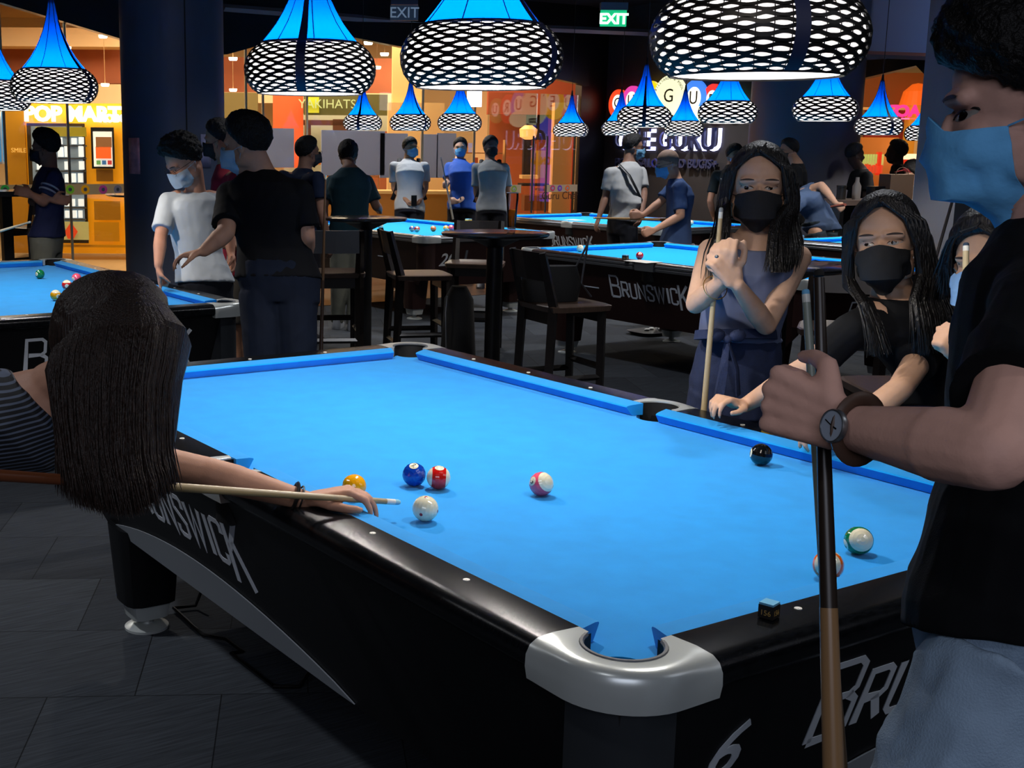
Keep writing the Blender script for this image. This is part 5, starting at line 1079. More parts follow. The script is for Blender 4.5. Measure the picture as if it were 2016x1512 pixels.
r_, M_, D_ = person('masked man in white tee with black backpack straps holding a phone', bp(805, d), fdir(160), 1.74, J, mat_shirt=wt, pants='20242e', mask='6fb0e0', gaze=gz(-150, .02), vox=.012, skinc='b08468', sleeve=.72, glass=True,
       hands={'R': (cr+V((0, 0, -.3)), V((0, 0, 1)), -cf, dict(curl=.5)), 'L': (-cr+V((0, 0, -.3)), V((0, 0, 1)), -cf, dict(curl=.5))}); bag_straps(r_, D_)
p = W3(815, 395, d-.34); t = thing('phone', 'black phone in the hands of the man with the backpack', 'phone', p); part(MB().box((-.035, -.006, -.06), (.035, .006, .06)), 'phone_body', bsteel, t)
d = 14.8
J = dict(head=W3(906, 292, d), neck=W3(904, 314, d), sR=W3(884, 326, d), sL=W3(932, 326, d), eR=W3(880, 360, d-.1), wR=W3(876, 368, d-.35), eL=W3(938, 372, d), wL=W3(902, 397, d-.3))
polo = mat('blue_polo', '1d56b8', .8, var=.06, scale=8)
r_, M_, D_ = person('man in bright blue polo shirt holding an upright cue', bp(908, d), fdir(165), 1.72, J, mat_shirt=polo, pants='16181e', mask='58a8e0', gaze=gz(175), vox=.012, skinc='d0a890', sleeve=.75,
       hands={'R': (-cr*.3-cf+V((0, 0, .1)), cr, V((0, 0, 1)), dict(curl=.9)), 'L': (-cr, cf, V((0, 0, 1)), dict(curl=.9))})
P2(MB().tube([D_['neck']+V((math.cos(a), math.sin(a), 0))*.07+V((0, 0, .0)) for a in [2*PI*i/16 for i in range(16)]], .013, 6, closed=True), 'collar', polo, r_)
P2(MB().tube([lerp(D_['wL'], D_['eL'], .12)+V((0, 0, 1))*.03*math.cos(a)+cf*.03*math.sin(a) for a in [2*PI*i/12 for i in range(12)]], .008, 6, closed=True), 'watch', bsteel, r_)
d = 14.0
J = dict(head=W3(966, 290, d), neck=W3(964, 316, d), sR=W3(938, 328, d), sL=W3(994, 328, d), eR=W3(938, 378, d), wR=W3(948, 420, d), eL=W3(1000, 378, d), wL=W3(998, 420, d))
r_, M_, D_ = person('tall man in pale grey tee with black mask and backpack', bp(966, d), fdir(170), 1.76, J, shirt='84898c', pants='14161c', mask='0c0c0e', gaze=gz(-165), vox=.012, skinc='8a6450', sleeve=.78); bag_straps(r_, D_)
# --- men by the sign wall
d = 12.0
J = dict(head=W3(1247, 290, d), neck=W3(1238, 318, d), chest=W3(1233, 350, d), sL=W3(1200, 338, d-.05), sR=W3(1262, 336, d+.05), eL=W3(1193, 385, d), wL=W3(1179, 428, d-.05), eR=W3(1268, 380, d), wR=W3(1262, 425, d-.2), pel=W3(1225, 440, d))
r_, M_, D_ = person('man in white tee with a black sling bag strap beside the coloured sign', bp(1225, d), fdir(-60), 1.72, J, mat_shirt=mat('grey_white_tee', '9a9a98', .85, var=.05, scale=6), pants='15171e', mask='5a8aa8', gaze=gz(-95, -.1), vox=.012, skinc='7a5a4a', sleeve=.75, hem=.02)
f_ = -V((cf.x, cf.y, 0)).normalized(); P2(MB().tube([W3(1216, 324, d)+f_*.08, W3(1232, 345, d)+f_*.175, W3(1245, 370, d)+f_*.175, W3(1258, 394, d)+f_*.13], .018, 8, flat=.4), 'sling_strap', bsteel, r_)
d = 11.0
J = dict(head=W3(1314, 322, d), neck=W3(1330, 350, d), chest=W3(1340, 385, d), waist=W3(1335, 430, d), pel=W3(1330, 475, d), sL=W3(1338, 365, d-.18), sR=W3(1328, 362, d+.16), eL=W3(1340, 425, d-.22), wL=W3(1290, 452, d-.3), eR=W3(1300, 398, d+.15), wR=W3(1266, 424, d+.1))
r_, M_, D_ = person('bald man in blue tee and glasses leaning with a cue', bp(1330, d), fdir(85), 1.6, J, shirt='33486e', pants='1f3350', mask='5fa8de', gaze=gz(95, -.35), vox=.010, skinc='b88a70', hair='none', glass=True, sleeve=.8, build=1.05,
       hands={'L': (-cr+V((0, 0, -.4)), cf, V((0, 0, 1)), dict(curl=.85)), 'R': (-cr, cf, V((0, 0, 1)), dict(curl=.8))}, hs=1.08)
hair_shell(M_, r_, HB[False], mat('stubble', '7a6050', .8), th=.003, volume_top=0, tuft=.001, front=25, vox=.007, name='cropped_hair')
d = 14.0
J = dict(head=W3(1446, 308, d), eR=W3(1398, 395, d), sR=W3(1410, 342, d), sL=W3(1468, 342, d), wR=W3(1404, 425, d+.1), neck=W3(1440, 325, d))
r_, M_, D_ = person('man in black printed tee with pale blue mask by the wall', bp(1438, d), fdir(175), 1.66, J, shirt='10191c', pants='12161a', mask='7a9cc8', gaze=gz(-175, -.1), vox=.012, skinc='8a6450', sleeve=.7, hairkw=dict(th=.022, volume_top=.02, tuft=.01))
text('WRO', .07, fr(1434, 360, d-.22), mat('print_white', 'b8bcc0', .7), r_, 'shirt_print', ext=.002, bold=.004)
d = 12.9
person('dark haired man in black seen behind the standing woman', bp(1556, d), fdir(70), 1.73, dict(head=W3(1552, 297, d)), shirt='0c0d10', pants='0e0f12', gaze=gz(100, -.1), mask='2a2c30', vox=.012, skinc='8a6a58')
d = 12.05
J = dict(pel=W3(1615, 445, d), waist=W3(1610, 418, d), chest=W3(1590, 395, d-.1), neck=W3(1560, 385, d-.2), head=W3(1535, 375, d-.2), sR=W3(1585, 375, d+.1), sL=W3(1570, 400, d-.3), eR=W3(1617, 365, d-.1), wR=W3(1645, 400, d-.2), eL=W3(1550, 430, d-.3), wL=W3(1530, 450, d-.3), hR=W3(1630, 455, d), hL=W3(1605, 458, d-.1))
person('man in speckled blue grey tee bending over with a cue behind the woman', bp(1620, d), fdir(80), 1.68, J, shirt='3c4c66', pants='202a30', gaze=gz(90, -.2), vox=.012, skinc='a8826a', build=1.1, eye=False, sleeve=.5,
       hands={'R': (cr*.7+V((0, 0, -.6)), cf, cr, dict(curl=.9))})
d = 14.4
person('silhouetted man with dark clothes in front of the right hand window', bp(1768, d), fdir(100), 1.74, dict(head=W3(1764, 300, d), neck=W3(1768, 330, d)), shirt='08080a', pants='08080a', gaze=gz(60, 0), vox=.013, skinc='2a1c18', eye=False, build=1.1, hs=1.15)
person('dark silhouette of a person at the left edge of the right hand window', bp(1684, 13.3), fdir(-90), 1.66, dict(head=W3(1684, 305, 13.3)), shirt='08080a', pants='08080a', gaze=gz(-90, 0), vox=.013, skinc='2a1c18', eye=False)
d = 13.5
J = dict(head=W3(1797, 338, d), neck=W3(1802, 360, d), chest=W3(1800, 385, d), pel=W3(1800, 440, d), waist=W3(1800, 415, d), sR=W3(1785, 372, d-.1), sL=W3(1820, 370, d+.1))
r_, M_, D_ = person('person in a red cap and pale patterned blouse below the right hand window', bp(1800, d), fdir(70), 1.5, J, mat_shirt=mat('pale_blouse', '8f867c', .85, var=.3, scale=40), pants='15151a', gaze=gz(75, -.3), vox=.011, skinc='a8826a', fem=True, hair='short', hairkw=dict(th=.02, side=-20, back=-75, front=20))
M2 = M_; cap_ = MB(); cap_.ell((0, -.01, .05), (.092, .108, .078), n=20); cap_ = xform(cap_, M2); brm = MB(); brm.loft([((0, .13, .045), (.065, 0, 0), (0, .06, 0)), ((0, .13, .05), (.066, 0, 0), (0, .061, 0))], 20); o_ = opart(cap_, 'cap', mat('red_cap', '98262a', .8), r_, .008, 2); P2(xform(brm, M2), 'cap_brim', MATS['red_cap'], o_)
d = 11.9
J = dict(head=W3(1868, 330, d), eR=W3(1828, 405, d-.1), wR=W3(1838, 428, d-.35), sR=W3(1842, 355, d), sL=W3(1900, 352, d))
person('man in dark tee holding a cue at the right, partly behind the column', bp(1868, d), fdir(165), 1.66, J, shirt='12161c', pants='101216', mask='8aa0c0', gaze=gz(-150), vox=.011, skinc='b88a6c', hands={'R': (cr*.6-cf+V((0, 0, .1)), V((0, 0, 1)), cr, dict(curl=.8))}, glass=True)
# ================================================================ the players around the foreground table
def strands(mb, roots, n, rnd, r0=.0028, seg=9):
    """roots: list of control polylines (each a list of points); interpolate between neighbours"""
    m = len(roots)-1
    for i in range(n):
        t = rnd.random()*m; k = min(int(t), m-1); f = t-k; A_, B_ = roots[k], roots[k+1]; off = V((rnd.gauss(0, .006), rnd.gauss(0, .006), 0)); ctl = [lerp(a, b, f) for a, b in zip(A_, B_)]
        pts = []; L_ = len(ctl)-1
        for j in range(seg+1):
            u = j/seg*L_; q = min(int(u), L_-1); v = u-q; p0 = ctl[max(q-1, 0)]; p1 = ctl[q]; p2 = ctl[q+1]; p3 = ctl[min(q+2, L_)]
            p = .5*((2*p1)+(p2-p0)*v+(2*p0-5*p1+4*p2-p3)*v*v+(-p0+3*p1-3*p2+p3)*v**3); pts.append(p+off*(j/seg)*(1+1.2*j/seg)+V((noise.noise(V((i, j*.7, 0)))*.002, noise.noise(V((i, j*.7, 9)))*.002, 0)))
        mb.tube(pts, [r0*(.7+.5*rnd.random())*(1 if j < seg*.75 else max(.15, 1-(j-seg*.75)/(seg*.27))) for j in range(seg+1)], 5)
def cue(label, a, b, ra=.0062, rb=.0145, col='b59b72', tipc='86b8cc', butt='5a3a22', bt=.62, ferr=True, shaftm=None):
    a = V(a); b = V(b); t = thing('cue_stick', label, 'cue', a); L_ = b-a
    def q(f): return a+L_*f
    part(MB().tube([q(.012), q(bt)], [ra, ra+(rb-ra)*bt], 16), 'shaft', shaftm or mat('shaft_'+col, col, .35, spec=.5, var=.06, scale=30), t, world=True)
    part(MB().tube([q(bt), q(1)], [ra+(rb-ra)*bt+.0003, rb], 16), 'butt', mat('butt_'+butt, butt, .3, spec=.6), t, world=True)
    part(MB().tube([q(.0), q(.003), q(.009)], [ra*.7, ra*.98, ra], 14), 'tip', mat('tip_'+tipc, tipc, .9), t, world=True)
    if ferr: part(MB().tube([q(.009), q(.024)], [ra*1.02, ra*1.03], 14), 'ferrule', mat('ferrule', 'dfe0d8', .35), t, world=True)
    return t
# --- woman 1: standing with both hands on an upright cue
d = 3.85
J = dict(pel=W3(1447, 745, d+.1), waist=W3(1455, 655, d+.05), chest=W3(1478, 535, d), neck=W3(1488, 462, d), head=W3(1493, 372, d-.03), sR=W3(1400, 487, d), sL=W3(1572, 500, d), eR=W3(1370, 598, d-.10), wR=W3(1425, 552, d-.27), eL=W3(1508, 640, d-.12), wL=W3(1452, 562, d-.30),
         hR=W3(1405, 770, d+.1), hL=W3(1490, 770, d+.1))
tank = mat('tank_top', '5d6683', .85, var=.05, scale=10); jeans = mat('navy_denim', '172445', .85, var=.2, scale=25, bump=.2, bscale=300)
w1, Mw, Dw = person('woman with long black hair, black mask and slate blue sleeveless top holding an upright cue', bp(1447, d+.1), fdir(172), 1.64, J, mat_shirt=tank, mat_pants=jeans, sleeve=0, fem=True, hair='none', mask='0a0b10', gaze=V((-cf.x, -cf.y, 0))*1.0+cr*-.28+V((0, 0, .02)), vox=.0055, skinc='c39e86', build=.86, hs=1.13, neck_r=.043, fold=.0035, hem=.13, rise=.16,
  hands={'R': (-cr*.15+V((0, 0, .75))-cf*.3, cr*.3-cf*-.6, V((0, 0, .3))+cr*.9, dict(curls=[.75, .85, .9, .95], thumb=.5)), 'L': (-cr*.55+V((0, 0, .75)), cf+cr*-.2, V((0, 0, .8))+cr*.5, dict(curls=[.55, .7, .8, .9], thumb=.5))},
  maskkw=dict(surgical=False, roundtop=.004, low=-.118), facekw=dict(gaze=(.45, -.2), openk=1.0))
b = HB[True]
hair_shell(Mw, w1, b, hairm, th=.009, front=52, side=-4, back=-50, vox=.006, tuft=.003, volume_top=.012, name='hair')
def wl(p): return Mw@V(p)
rnd = random.Random(4)
def curtain(M_, root, side, outer, front, length_pts, n, m, r0=.003, name='hair_lock'):
    pass
hl = MB(); hv = MB()
for s_, end in ((-1, [(1408, 480), (1408, 560), (1440, 520)]), (1, [(1530, 540), (1555, 500)])): pass
# image-left lock (her right) and image-right lock (her left), from the parting down over the shoulders
Lc_ = [[wl((.012, .068, .107)), wl((.064, .050, .058)), wl((.080, .024, -.04)), W3(1432, 440, 3.74), W3(1425, 500, 3.72), W3(1428, 545, 3.71)],
       [wl((.02, .03, .12)), wl((.088, .01, .05)), wl((.100, -.005, -.05)), W3(1418, 450, 3.77), W3(1405, 505, 3.75), W3(1408, 550, 3.73)],
       [wl((.02, -.02, .12)), wl((.088, -.04, .05)), wl((.098, -.05, -.05)), W3(1425, 440, 3.84), W3(1418, 500, 3.82), W3(1425, 540, 3.80)]]
Rc_ = [[wl((.005, .076, .105)), wl((-.056, .063, .062)), wl((-.077, .032, -.04)), W3(1524, 440, 3.72), W3(1518, 500, 3.68), W3(1520, 536, 3.66)],
       [wl((-.01, .03, .125)), wl((-.09, .02, .05)), wl((-.105, .0, -.05)), W3(1555, 430, 3.76), W3(1560, 490, 3.70), W3(1548, 535, 3.68)],
       [wl((-.02, -.03, .12)), wl((-.09, -.03, .04)), wl((-.104, -.04, -.06)), W3(1562, 430, 3.84), W3(1570, 480, 3.80), W3(1560, 520, 3.76)]]
for C_ in (Lc_, Rc_):
    mb = MB(); strands(mb, C_, 300, rnd, .0028); 
    for k in range(12): t = k/11*(len(C_)-1.001); i = int(t); f = t-i; pts = [lerp(a, b_, f) for a, b_ in zip(C_[i], C_[i+1])]; mb.tube(pts, [.003, .006, .010, .013, .011, .004], 8)
    part(mb, 'hair_lock', hairm, w1, world=True)
# waist ribbon, bracelet, ring, cue
P2(MB().loft([(W3(1448, 668, d-.0), cr*.128, cf*.10), (W3(1448, 650, d-.0), cr*.124, cf*.097)], 28), 'waistband', jeans, w1)
bow = MB(); c = W3(1432, 668, d-.13); bow.ell(c-cr*.035+V((0, 0, .012)), (.035, .02, .022), n=12).ell(c+cr*.03+V((0, 0, .01)), (.03, .02, .02), n=12).ell(c, (.014, .016, .014), n=10)
bow.tube([c, c+V((0, 0, -.10))-cr*.012-cf*.015, c+V((0, 0, -.2))-cr*.02-cf*.01], [.010, .018, .022], 8, flat=.35); bow.tube([c, c+V((0, 0, -.09))+cr*.03-cf*.015, c+V((0, 0, -.17))+cr*.04-cf*.01], [.010, .018, .022], 8, flat=.35); P2(bow, 'bow', jeans, w1)
bc = lerp(Dw['wR'], Dw['eR'], .30); axb = (Dw['eR']-Dw['wR']).normalized(); u1 = axb.orthogonal().normalized(); u2 = axb.cross(u1); P2(MB().tube([bc+(u1*math.cos(t)+u2*math.sin(t))*.037 for t in [2*PI*i/20 for i in range(20)]], .0016, 6, closed=True), 'bracelet', mat('gold', 'd8b070', .25, metal=.9), w1)
P2(MB().ell(W3(1411, 505, d-.385), (.006, .006, .005), n=8), 'ring', stl, w1)
cue('light cue held upright by the woman in the slate blue top', W3(1420, 409, 3.60), W3(1352, 1200, 3.93), .0063, .0125, col='b5a27c', tipc='8a8f90', butt='a08a62', bt=.8)
# --- woman 2: black tee, leaning with both hands on the rail
d = 3.3
hA = at(1446, 806, ZR+.035); hB_ = at(1622, 868, ZR+.03)
J = dict(head=W3(1742, 480, d), neck=W3(1762, 572, d+.04), chest=W3(1790, 655, d+.08), waist=W3(1838, 742, d+.16), pel=W3(1868, 800, d+.2), sR=W3(1680, 640, d-.02), sL=W3(1848, 640, d+.12), eR=W3(1592, 722, d+.02), wR=hA+V((0, 0, .012))+cr*.03, eL=W3(1772, 765, d-.1), wL=hB_+cr*.05+V((0, 0, .02)),
         hR=W3(1840, 850, d+.16), hL=W3(1905, 850, d+.26))
w2, M2_, D2 = person('woman in black tee and black mask leaning on the rail of the big table', bp(1868, d+.2), fdir(150), 1.60, J, shirt='0b0c0f', mat_pants=mat('mid_denim', '2a3d5e', .85, var=.25, scale=20, bump=.2, bscale=300), sleeve=.62, fem=True, hair='none', mask='0a0b0e', gaze=V((-cf.x, -cf.y, 0))-cr*.55+V((0, 0, .03)), up=V((0, 0, 1))-cr*.12, vox=.0055, skinc='c9a084', build=.9, hs=1.10, neck_r=.043,
  hands={'R': (-cr*.9+V((0, 0, .25))-cf*.5, V((0, 0, -1)), -cf+cr*.1, dict(curls=[.45, .5, .55, .6], thumb=.2, sc_=.95)), 'L': (-cr*.9-cf*.4+V((0, 0, .1)), V((0, 0, -1)), cf, dict(curls=[.5, .6, .65, .7], thumb=.4, sc_=.9))}, hem=.0,
  maskkw=dict(surgical=False, roundtop=.008, low=-.125), facekw=dict(gaze=(.6, .45), openk=1.1))
hair_shell(M2_, w2, b, hairm, th=.009, front=54, side=-4, back=-55, vox=.006, tuft=.003, volume_top=.014)
def w2l(p): return M2_@V(p)
C1 = [[w2l((.0, .075, .105)), w2l((.054, .064, .062)), w2l((.076, .036, -.02)), w2l((.080, .03, -.09)), W3(1700, 600, 3.22), W3(1718, 660, 3.2), W3(1722, 702, 3.2)],
      [w2l((.01, .03, .125)), w2l((.088, .02, .05)), w2l((.095, .0, -.04)), w2l((.09, .0, -.1)), W3(1712, 600, 3.26), W3(1725, 650, 3.22), W3(1738, 690, 3.2)]]
C2 = [[w2l((-.005, .078, .105)), w2l((-.054, .066, .062)), w2l((-.077, .036, -.01)), w2l((-.084, .03, -.08)), W3(1800, 590, 3.2), W3(1808, 640, 3.18), W3(1812, 700, 3.2)],
      [w2l((-.01, .03, .125)), w2l((-.092, .02, .05)), w2l((-.105, .0, -.05)), w2l((-.11, .0, -.1)), W3(1830, 590, 3.28), W3(1838, 630, 3.26), W3(1835, 680, 3.24)],
      [w2l((-.02, -.03, .12)), w2l((-.09, -.04, .04)), w2l((-.11, -.05, -.06)), w2l((-.12, -.05, -.11)), W3(1855, 585, 3.36), W3(1868, 620, 3.36), W3(1868, 650, 3.36)]]
for C_, n in ((C1, 130), (C2, 340)):
    mb = MB(); strands(mb, C_, n, rnd, .0026)
    for k in range(9): t = k/8*(len(C_)-1.001); i = int(t); f = t-i; pts = [lerp(a, b_, f) for a, b_ in zip(C_[i], C_[i+1])]; mb.tube(pts, [.003, .006, .010, .014, .013, .008, .002], 8)
    part(mb, 'hair_lock', hairm, w2, world=True)
# --- woman 3: partly hidden, pale blue mask
d = 3.05
J = dict(head=W3(1948, 520, d), neck=W3(1985, 600, d+.05), chest=W3(2010, 690, d+.1), waist=W3(2030, 780, d+.12), pel=W3(2040, 860, d+.15), sR=W3(1945, 650, d-.05), sL=W3(2080, 660, d+.2), eR=W3(1945, 770, d-.1), wR=W3(1912, 725, d-.3))
w3, M3_, D3 = person('woman with pale blue mask half hidden behind the man, holding a cue', bp(2040, d+.15), fdir(125), 1.58, J, shirt='14161a', pants='1a2a44', sleeve=.6, fem=True, hair='none', mask='86aed6', gaze=V((-cf.x, -cf.y, 0))*.75-cr*.75+V((0, 0, -.12)), vox=.006, skinc='c9a084', build=.88, hs=1.10,
  hands={'R': (-cr*.6+V((0, 0, .8)), -cr*.3+cf, V((0, 0, .6))-cr*-.6, dict(curls=[.9, .95, 1, 1], thumb=.6, sc_=.95))}, facekw=dict(gaze=(-.4, -.5), openk=.5))
hair_shell(M3_, w3, b, hairm, th=.020, front=44, side=-12, back=-60, vox=.006, tuft=.004, volume_top=.012)
def w3l(p): return M3_@V(p)
C_ = [[w3l((-.0, .085, .10)), w3l((-.055, .07, .06)), w3l((-.082, .03, -.02)), w3l((-.085, .0, -.10)), w3l((-.09, -.02, -.2))], [w3l((-.01, .0, .125)), w3l((-.092, -.0, .04)), w3l((-.10, -.03, -.05)), w3l((-.1, -.05, -.14)), w3l((-.1, -.06, -.24))]]
mb = MB(); strands(mb, C_, 200, rnd, .003); part(mb, 'hair_lock', hairm, w3, world=True)
C_ = [[w3l((.0, .085, .10)), w3l((.055, .07, .07)), w3l((.08, .045, .01)), w3l((.088, .03, -.03))], [w3l((.0, .03, .12)), w3l((.088, .02, .05)), w3l((.098, .0, -.03)), w3l((.1, -.01, -.1))]]
mb = MB(); strands(mb, C_, 90, rnd, .003); part(mb, 'hair_lock', hairm, w3, world=True)
cue('pale cue held upright by the half hidden woman', W3(1902, 478, 2.70), W3(1892, 1160, 2.66), .0064, .0125, col='b8a884', tipc='22344a', butt='a08a62', bt=.8)
# --- man on the right in the foreground: black tee, pale jeans, blue mask, watch
d = 1.45
J = dict(head=W3(2040, 205, d), neck=W3(2085, 430, d+.02), chest=W3(2085, 640, d+.03), waist=W3(2040, 930, d), pel=W3(2020, 1210, d), sL=W3(2062, 590, d-.13), sR=W3(2075, 590, d+.22), eL=W3(1955, 893, 1.16), wL=W3(1676, 842, 1.335), eR=W3(2000, 900, d+.3), wR=W3(1960, 1000, d+.35),
         hL=W3(1985, 1330, d-.08), hR=W3(2005, 1310, d+.12), kL=W3(1775, 1740, d-.10), kR=W3(1900, 1740, d+.12), aL=W3(1900, 2350, d-.05), aR=W3(1980, 2300, d+.15))
bt_ = mat('black_tee', '0c0d10', .9, spec=.15, bump=.1, bscale=500); pj = mat('pale_denim', '7d93aa', .85, var=.12, scale=18, bump=.25, bscale=400)
mm, Mm, Dm = person('man in black tee and pale jeans, blue mask and wristwatch, gripping a dark cue', bp(2000, d), fdir(85), 1.74, J, mat_shirt=bt_, mat_pants=pj, mask='6cbcf6', gaze=-cr*.95+cf*.50+V((0, 0, -.15)), vox=.0038, skinc='d2a494', build=1.0, hs=1.06, neck_r=.056, sleeve=.64, hem=-.03, fold=.005, pfold=.010,
  hands={'L': (-cr*.66+V((0, 0, .30))+cf*.68, cr*.75+cf*.6, V((0, 0, 1))+cr*.15, dict(curls=[.98, 1.0, 1.0, 1.0], thumb=.5, thumb_out=.9, sc_=1.0))},
  hairkw=dict(th=.020, volume_top=.030, tuft=.016, front=30, side=0, back=-48), maskkw=dict(low=-.128, roundtop=.018))
cue('dark cue gripped upright by the man with the watch', W3(1612, 532, 1.43), W3(1652, 1900, 1.35), .0060, .0135, col='2a211b', tipc='0e0c0b', butt='8a6a48', bt=.50, ferr=False)  # shade on the near side is put into the dark shaft colour
cue('pale cue with a blue chalked tip behind the raised fist', W3(1586, 570, 1.56), W3(1665, 1700, 1.48), .0050, .0110, col='8a9288', tipc='6fb0d8', butt='6a5238', bt=.62)
# wristwatch
ax_ = (Dm['wL']-Dm['eL']).normalized(); wc = lerp(Dm['wL'], Dm['eL'], .06); nf = (-cf-ax_*(-cf).dot(ax_)).normalized(); nf = (nf-cr*.35-V((0, 0, .1))).normalized(); nf = (nf-ax_*nf.dot(ax_)).normalized(); up_ = ax_.cross(nf)
strapm = mat('brown_leather', '4a352a', .5); P2(MB().tube([wc+(nf*math.cos(t)*.030+up_*math.sin(t)*.033) for t in [2*PI*i/28 for i in range(28)]], .0052, 8, closed=True, flat=1.6), 'watch_strap', strapm, mm)
Mf_ = frame(wc+nf*.031, up_.cross(nf), up_); P2(MB().lathe([(.001, 0), (.018, 0), (.0185, .004), (.0175, .0065), (.0165, .0066), (.0163, .005)], 36, M=Mf_), 'watch_case', stl, mm); P2(MB().lathe([(.001, .0052), (.0163, .0052)], 36, M=Mf_), 'watch_dial', mat('dial', '9aa4b4', .3), mm)
P2(MB().box((-.0006, 0, .0056), (.0006, .012, .006), Mf_@Matrix.Rotation(1.1, 4, 'Z')).box((-.0008, 0, .0056), (.0008, .008, .006), Mf_@Matrix.Rotation(-1.9, 4, 'Z')), 'watch_hand', dig, mm)
# --- woman on the left taking the shot
d = 2.5
cm_ = W3(235, 700, d)
tip = W3(787, 989, 2.70); bt2 = tip+(W3(0, 936, 2.28)-tip).normalized()*1.45
J = dict(head=W3(225, 690, 2.42), neck=W3(120, 760, 2.5), chest=W3(20, 840, 2.56), waist=W3(-190, 900, 2.66), pel=W3(-360, 960, 2.75), sL=W3(150, 868, 2.52), sR=W3(70, 770, 2.70), eL=W3(395, 926, 2.63), wL=W3(600, 985, 2.68), eR=W3(-200, 800, 2.9), wR=W3(-210, 900, 2.85),
         hL=W3(-370, 1010, 2.68), hR=W3(-370, 1000, 2.85), kL=W3(-330, 1400, 2.7), kR=W3(-400, 1400, 2.95), aL=W3(-340, 1800, 2.8), aR=W3(-430, 1750, 3.0))
def stripes():
    m = bpy.data.materials.new('striped_dress'); m.use_nodes = True; nt = m.node_tree; b_ = nt.nodes['Principled BSDF']; b_.inputs['Roughness'].default_value = .8
    tc = nt.nodes.new('ShaderNodeTexCoord'); mp = nt.nodes.new('ShaderNodeMapping'); mp.inputs['Rotation'].default_value = (0, .35, .5); w_ = nt.nodes.new('ShaderNodeTexWave'); w_.bands_direction = 'Z'; w_.inputs['Scale'].default_value = 32; w_.inputs['Distortion'].default_value = .6; w_.inputs['Detail Scale'].default_value = .4
    r = nt.nodes.new('ShaderNodeValToRGB'); r.color_ramp.elements[0].position = .62; r.color_ramp.elements[0].color = (*lin('0b0d14'), 1); r.color_ramp.elements[1].position = .78; r.color_ramp.elements[1].color = (*lin('5a6478'), 1)
    L = nt.links.new; L(tc.outputs['Object'], mp.inputs[0]); L(mp.outputs[0], w_.inputs['Vector']); L(w_.outputs['Fac'], r.inputs[0]); L(r.outputs[0], b_.inputs['Base Color']); return m
fw, Mw4, Dw4 = person('woman with long brown hair in a dark striped dress bending to take a shot', bp(-360, 2.9), fdir(-90), 1.62, J, mat_shirt=stripes(), pants='0c0e14', sleeve=0, fem=True, hair='none', gaze=cr*.9+cf*.35+V((0, 0, -.25)), up=V((0, 0, 1))-cr*.35, vox=.005, skinc='b98a72', build=.9, hs=1.04, eye=False, hem=-.2,
  hands={'L': (cr*.95+V((0, 0, .20))-cf*.0, V((0, 0, -1))-cf*.1, -cf+V((0, 0, .2)), dict(curls=[.42, .40, .36, .34], thumb=.1, thumb_out=.6, sc_=1.05))})
hair_shell(Mw4, fw, b, brownh, th=.026, front=40, side=-35, back=-62, vox=.006, tuft=.004, volume_top=.018)
# hair: sheets of strands from the crown over the near side, hanging straight down past the cue
def hp(x, y, dd): return W3(x, y, dd)
C_ = []
for (x0, y0, xa, ya, xb, yb, xc, yc, xd, yd, dd) in (
    (195, 590, 130, 640, 100, 730, 118, 860, 128, 960, 2.36), (205, 578, 140, 640, 116, 740, 135, 880, 165, 990, 2.32), (220, 570, 165, 630, 150, 760, 165, 890, 200, 1005, 2.28),
    (235, 568, 205, 640, 190, 760, 200, 890, 235, 1010, 2.25), (250, 568, 240, 640, 230, 760, 232, 890, 258, 1012, 2.24), (265, 570, 280, 640, 262, 760, 262, 890, 280, 1000, 2.24),
    (280, 578, 318, 640, 295, 760, 290, 890, 300, 985, 2.26), (295, 590, 342, 650, 320, 755, 312, 880, 318, 970, 2.29), (310, 605, 353, 680, 336, 750, 326, 860, 324, 950, 2.33)):
    C_.append([hp(x0, y0, dd+.10), hp(xa, ya, dd+.02), hp(xb, yb, dd), hp(xc, yc, dd), hp((xc+xd)/2, (yc+yd)/2, dd), hp(xd, yd, dd+.01)])
mb = MB(); strands(mb, C_, 2600, rnd, .0016, 10); part(mb, 'hair_lock', brownh, fw, world=True)
mb = MB()
for k in range(44):
    t = k/43*(len(C_)-1.001); i = int(t); f = t-i; pts = [lerp(a, b_, f)+cf*.03 for a, b_ in zip(C_[i], C_[i+1])]; mb.tube(pts, [.016, .020, .019, .016, .010, .002], 8)
part(mb, 'inner_hair', brownh, fw, world=True)
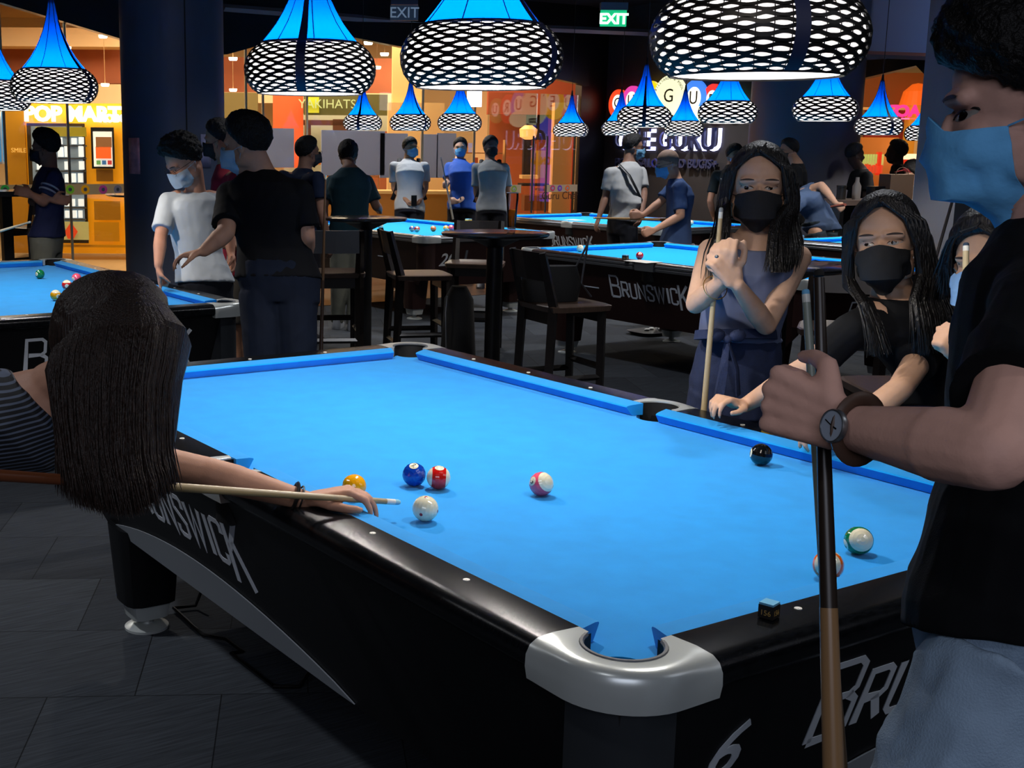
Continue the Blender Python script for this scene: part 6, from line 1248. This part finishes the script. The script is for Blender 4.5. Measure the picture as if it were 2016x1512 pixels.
cue('pale cue aimed at the cream cue ball by the bending woman', tip, bt2, .0062, .0145, col='a5916a', tipc='8fc4d8', butt='6a3a20', bt=.46)
# wristband
ax_ = (Dw4['wL']-Dw4['eL']).normalized(); wc = lerp(Dw4['wL'], Dw4['eL'], .1); n1 = (V((0, 0, 1))-ax_*ax_.z).normalized(); n2 = ax_.cross(n1)
P2(MB().tube([wc+(n1*math.cos(t)*.028+n2*math.sin(t)*.031) for t in [2*PI*i/24 for i in range(24)]], .0045, 8, closed=True, flat=1.8).tube([wc+ax_*.012+(n1*math.cos(t)*.028+n2*math.sin(t)*.031) for t in [2*PI*i/24 for i in range(24)]], .002, 6, closed=True), 'wristband', mat('black_band', '0c0c0e', .4), fw)
# cues of the other players
cue('thin dark cue standing before the pale shining chair', W3(641, 345, 8.2), W3(632, 692, 8.1), .006, .0135, col='6a5038', butt='3a2a20', bt=.6)
cue('cue held low by the man in the dark red shirt', W3(457, 440, 7.55), W3(438, 600, 7.4), .006, .012, col='9a9490', butt='3a3230', bt=.35)
cue('white tipped cue poking in at the left edge', W3(60, 437, 8.2), W3(-150, 500, 7.2), .007, .013, col='c8c2ac', butt='6a4a30', bt=.8, tipc='c8d4d8')
cue('pale cue held upright by the man in the blue polo', W3(868, 310, 14.35), W3(892, 432, 14.3), .008, .012, col='b0b4b8', butt='8a8a80', bt=.8)
cue('cue held level over the table beside the bald man', W3(1168, 429, 11.4), W3(1335, 433, 10.9), .008, .014, col='b08a5a', butt='5a3a22', bt=.8)
cue('reddish cue butt behind the back of the bending man', W3(1636, 407, 11.4), W3(1664, 403, 11.2), .010, .014, col='7a3a2a', butt='7a3a2a', bt=.5, ferr=False)
cue('grey cue leaning beside the woman in the black tee', W3(1877, 388, 7.0), W3(1743, 852, 6.72), .008, .014, col='5a5350', butt='4a4340', bt=.5)
cue('cue resting over the arm of the man in the dark tee', W3(1884, 422, 11.5), W3(1843, 437, 11.4), .010, .012, col='9aa0a4', butt='8a8a88', bt=.5)
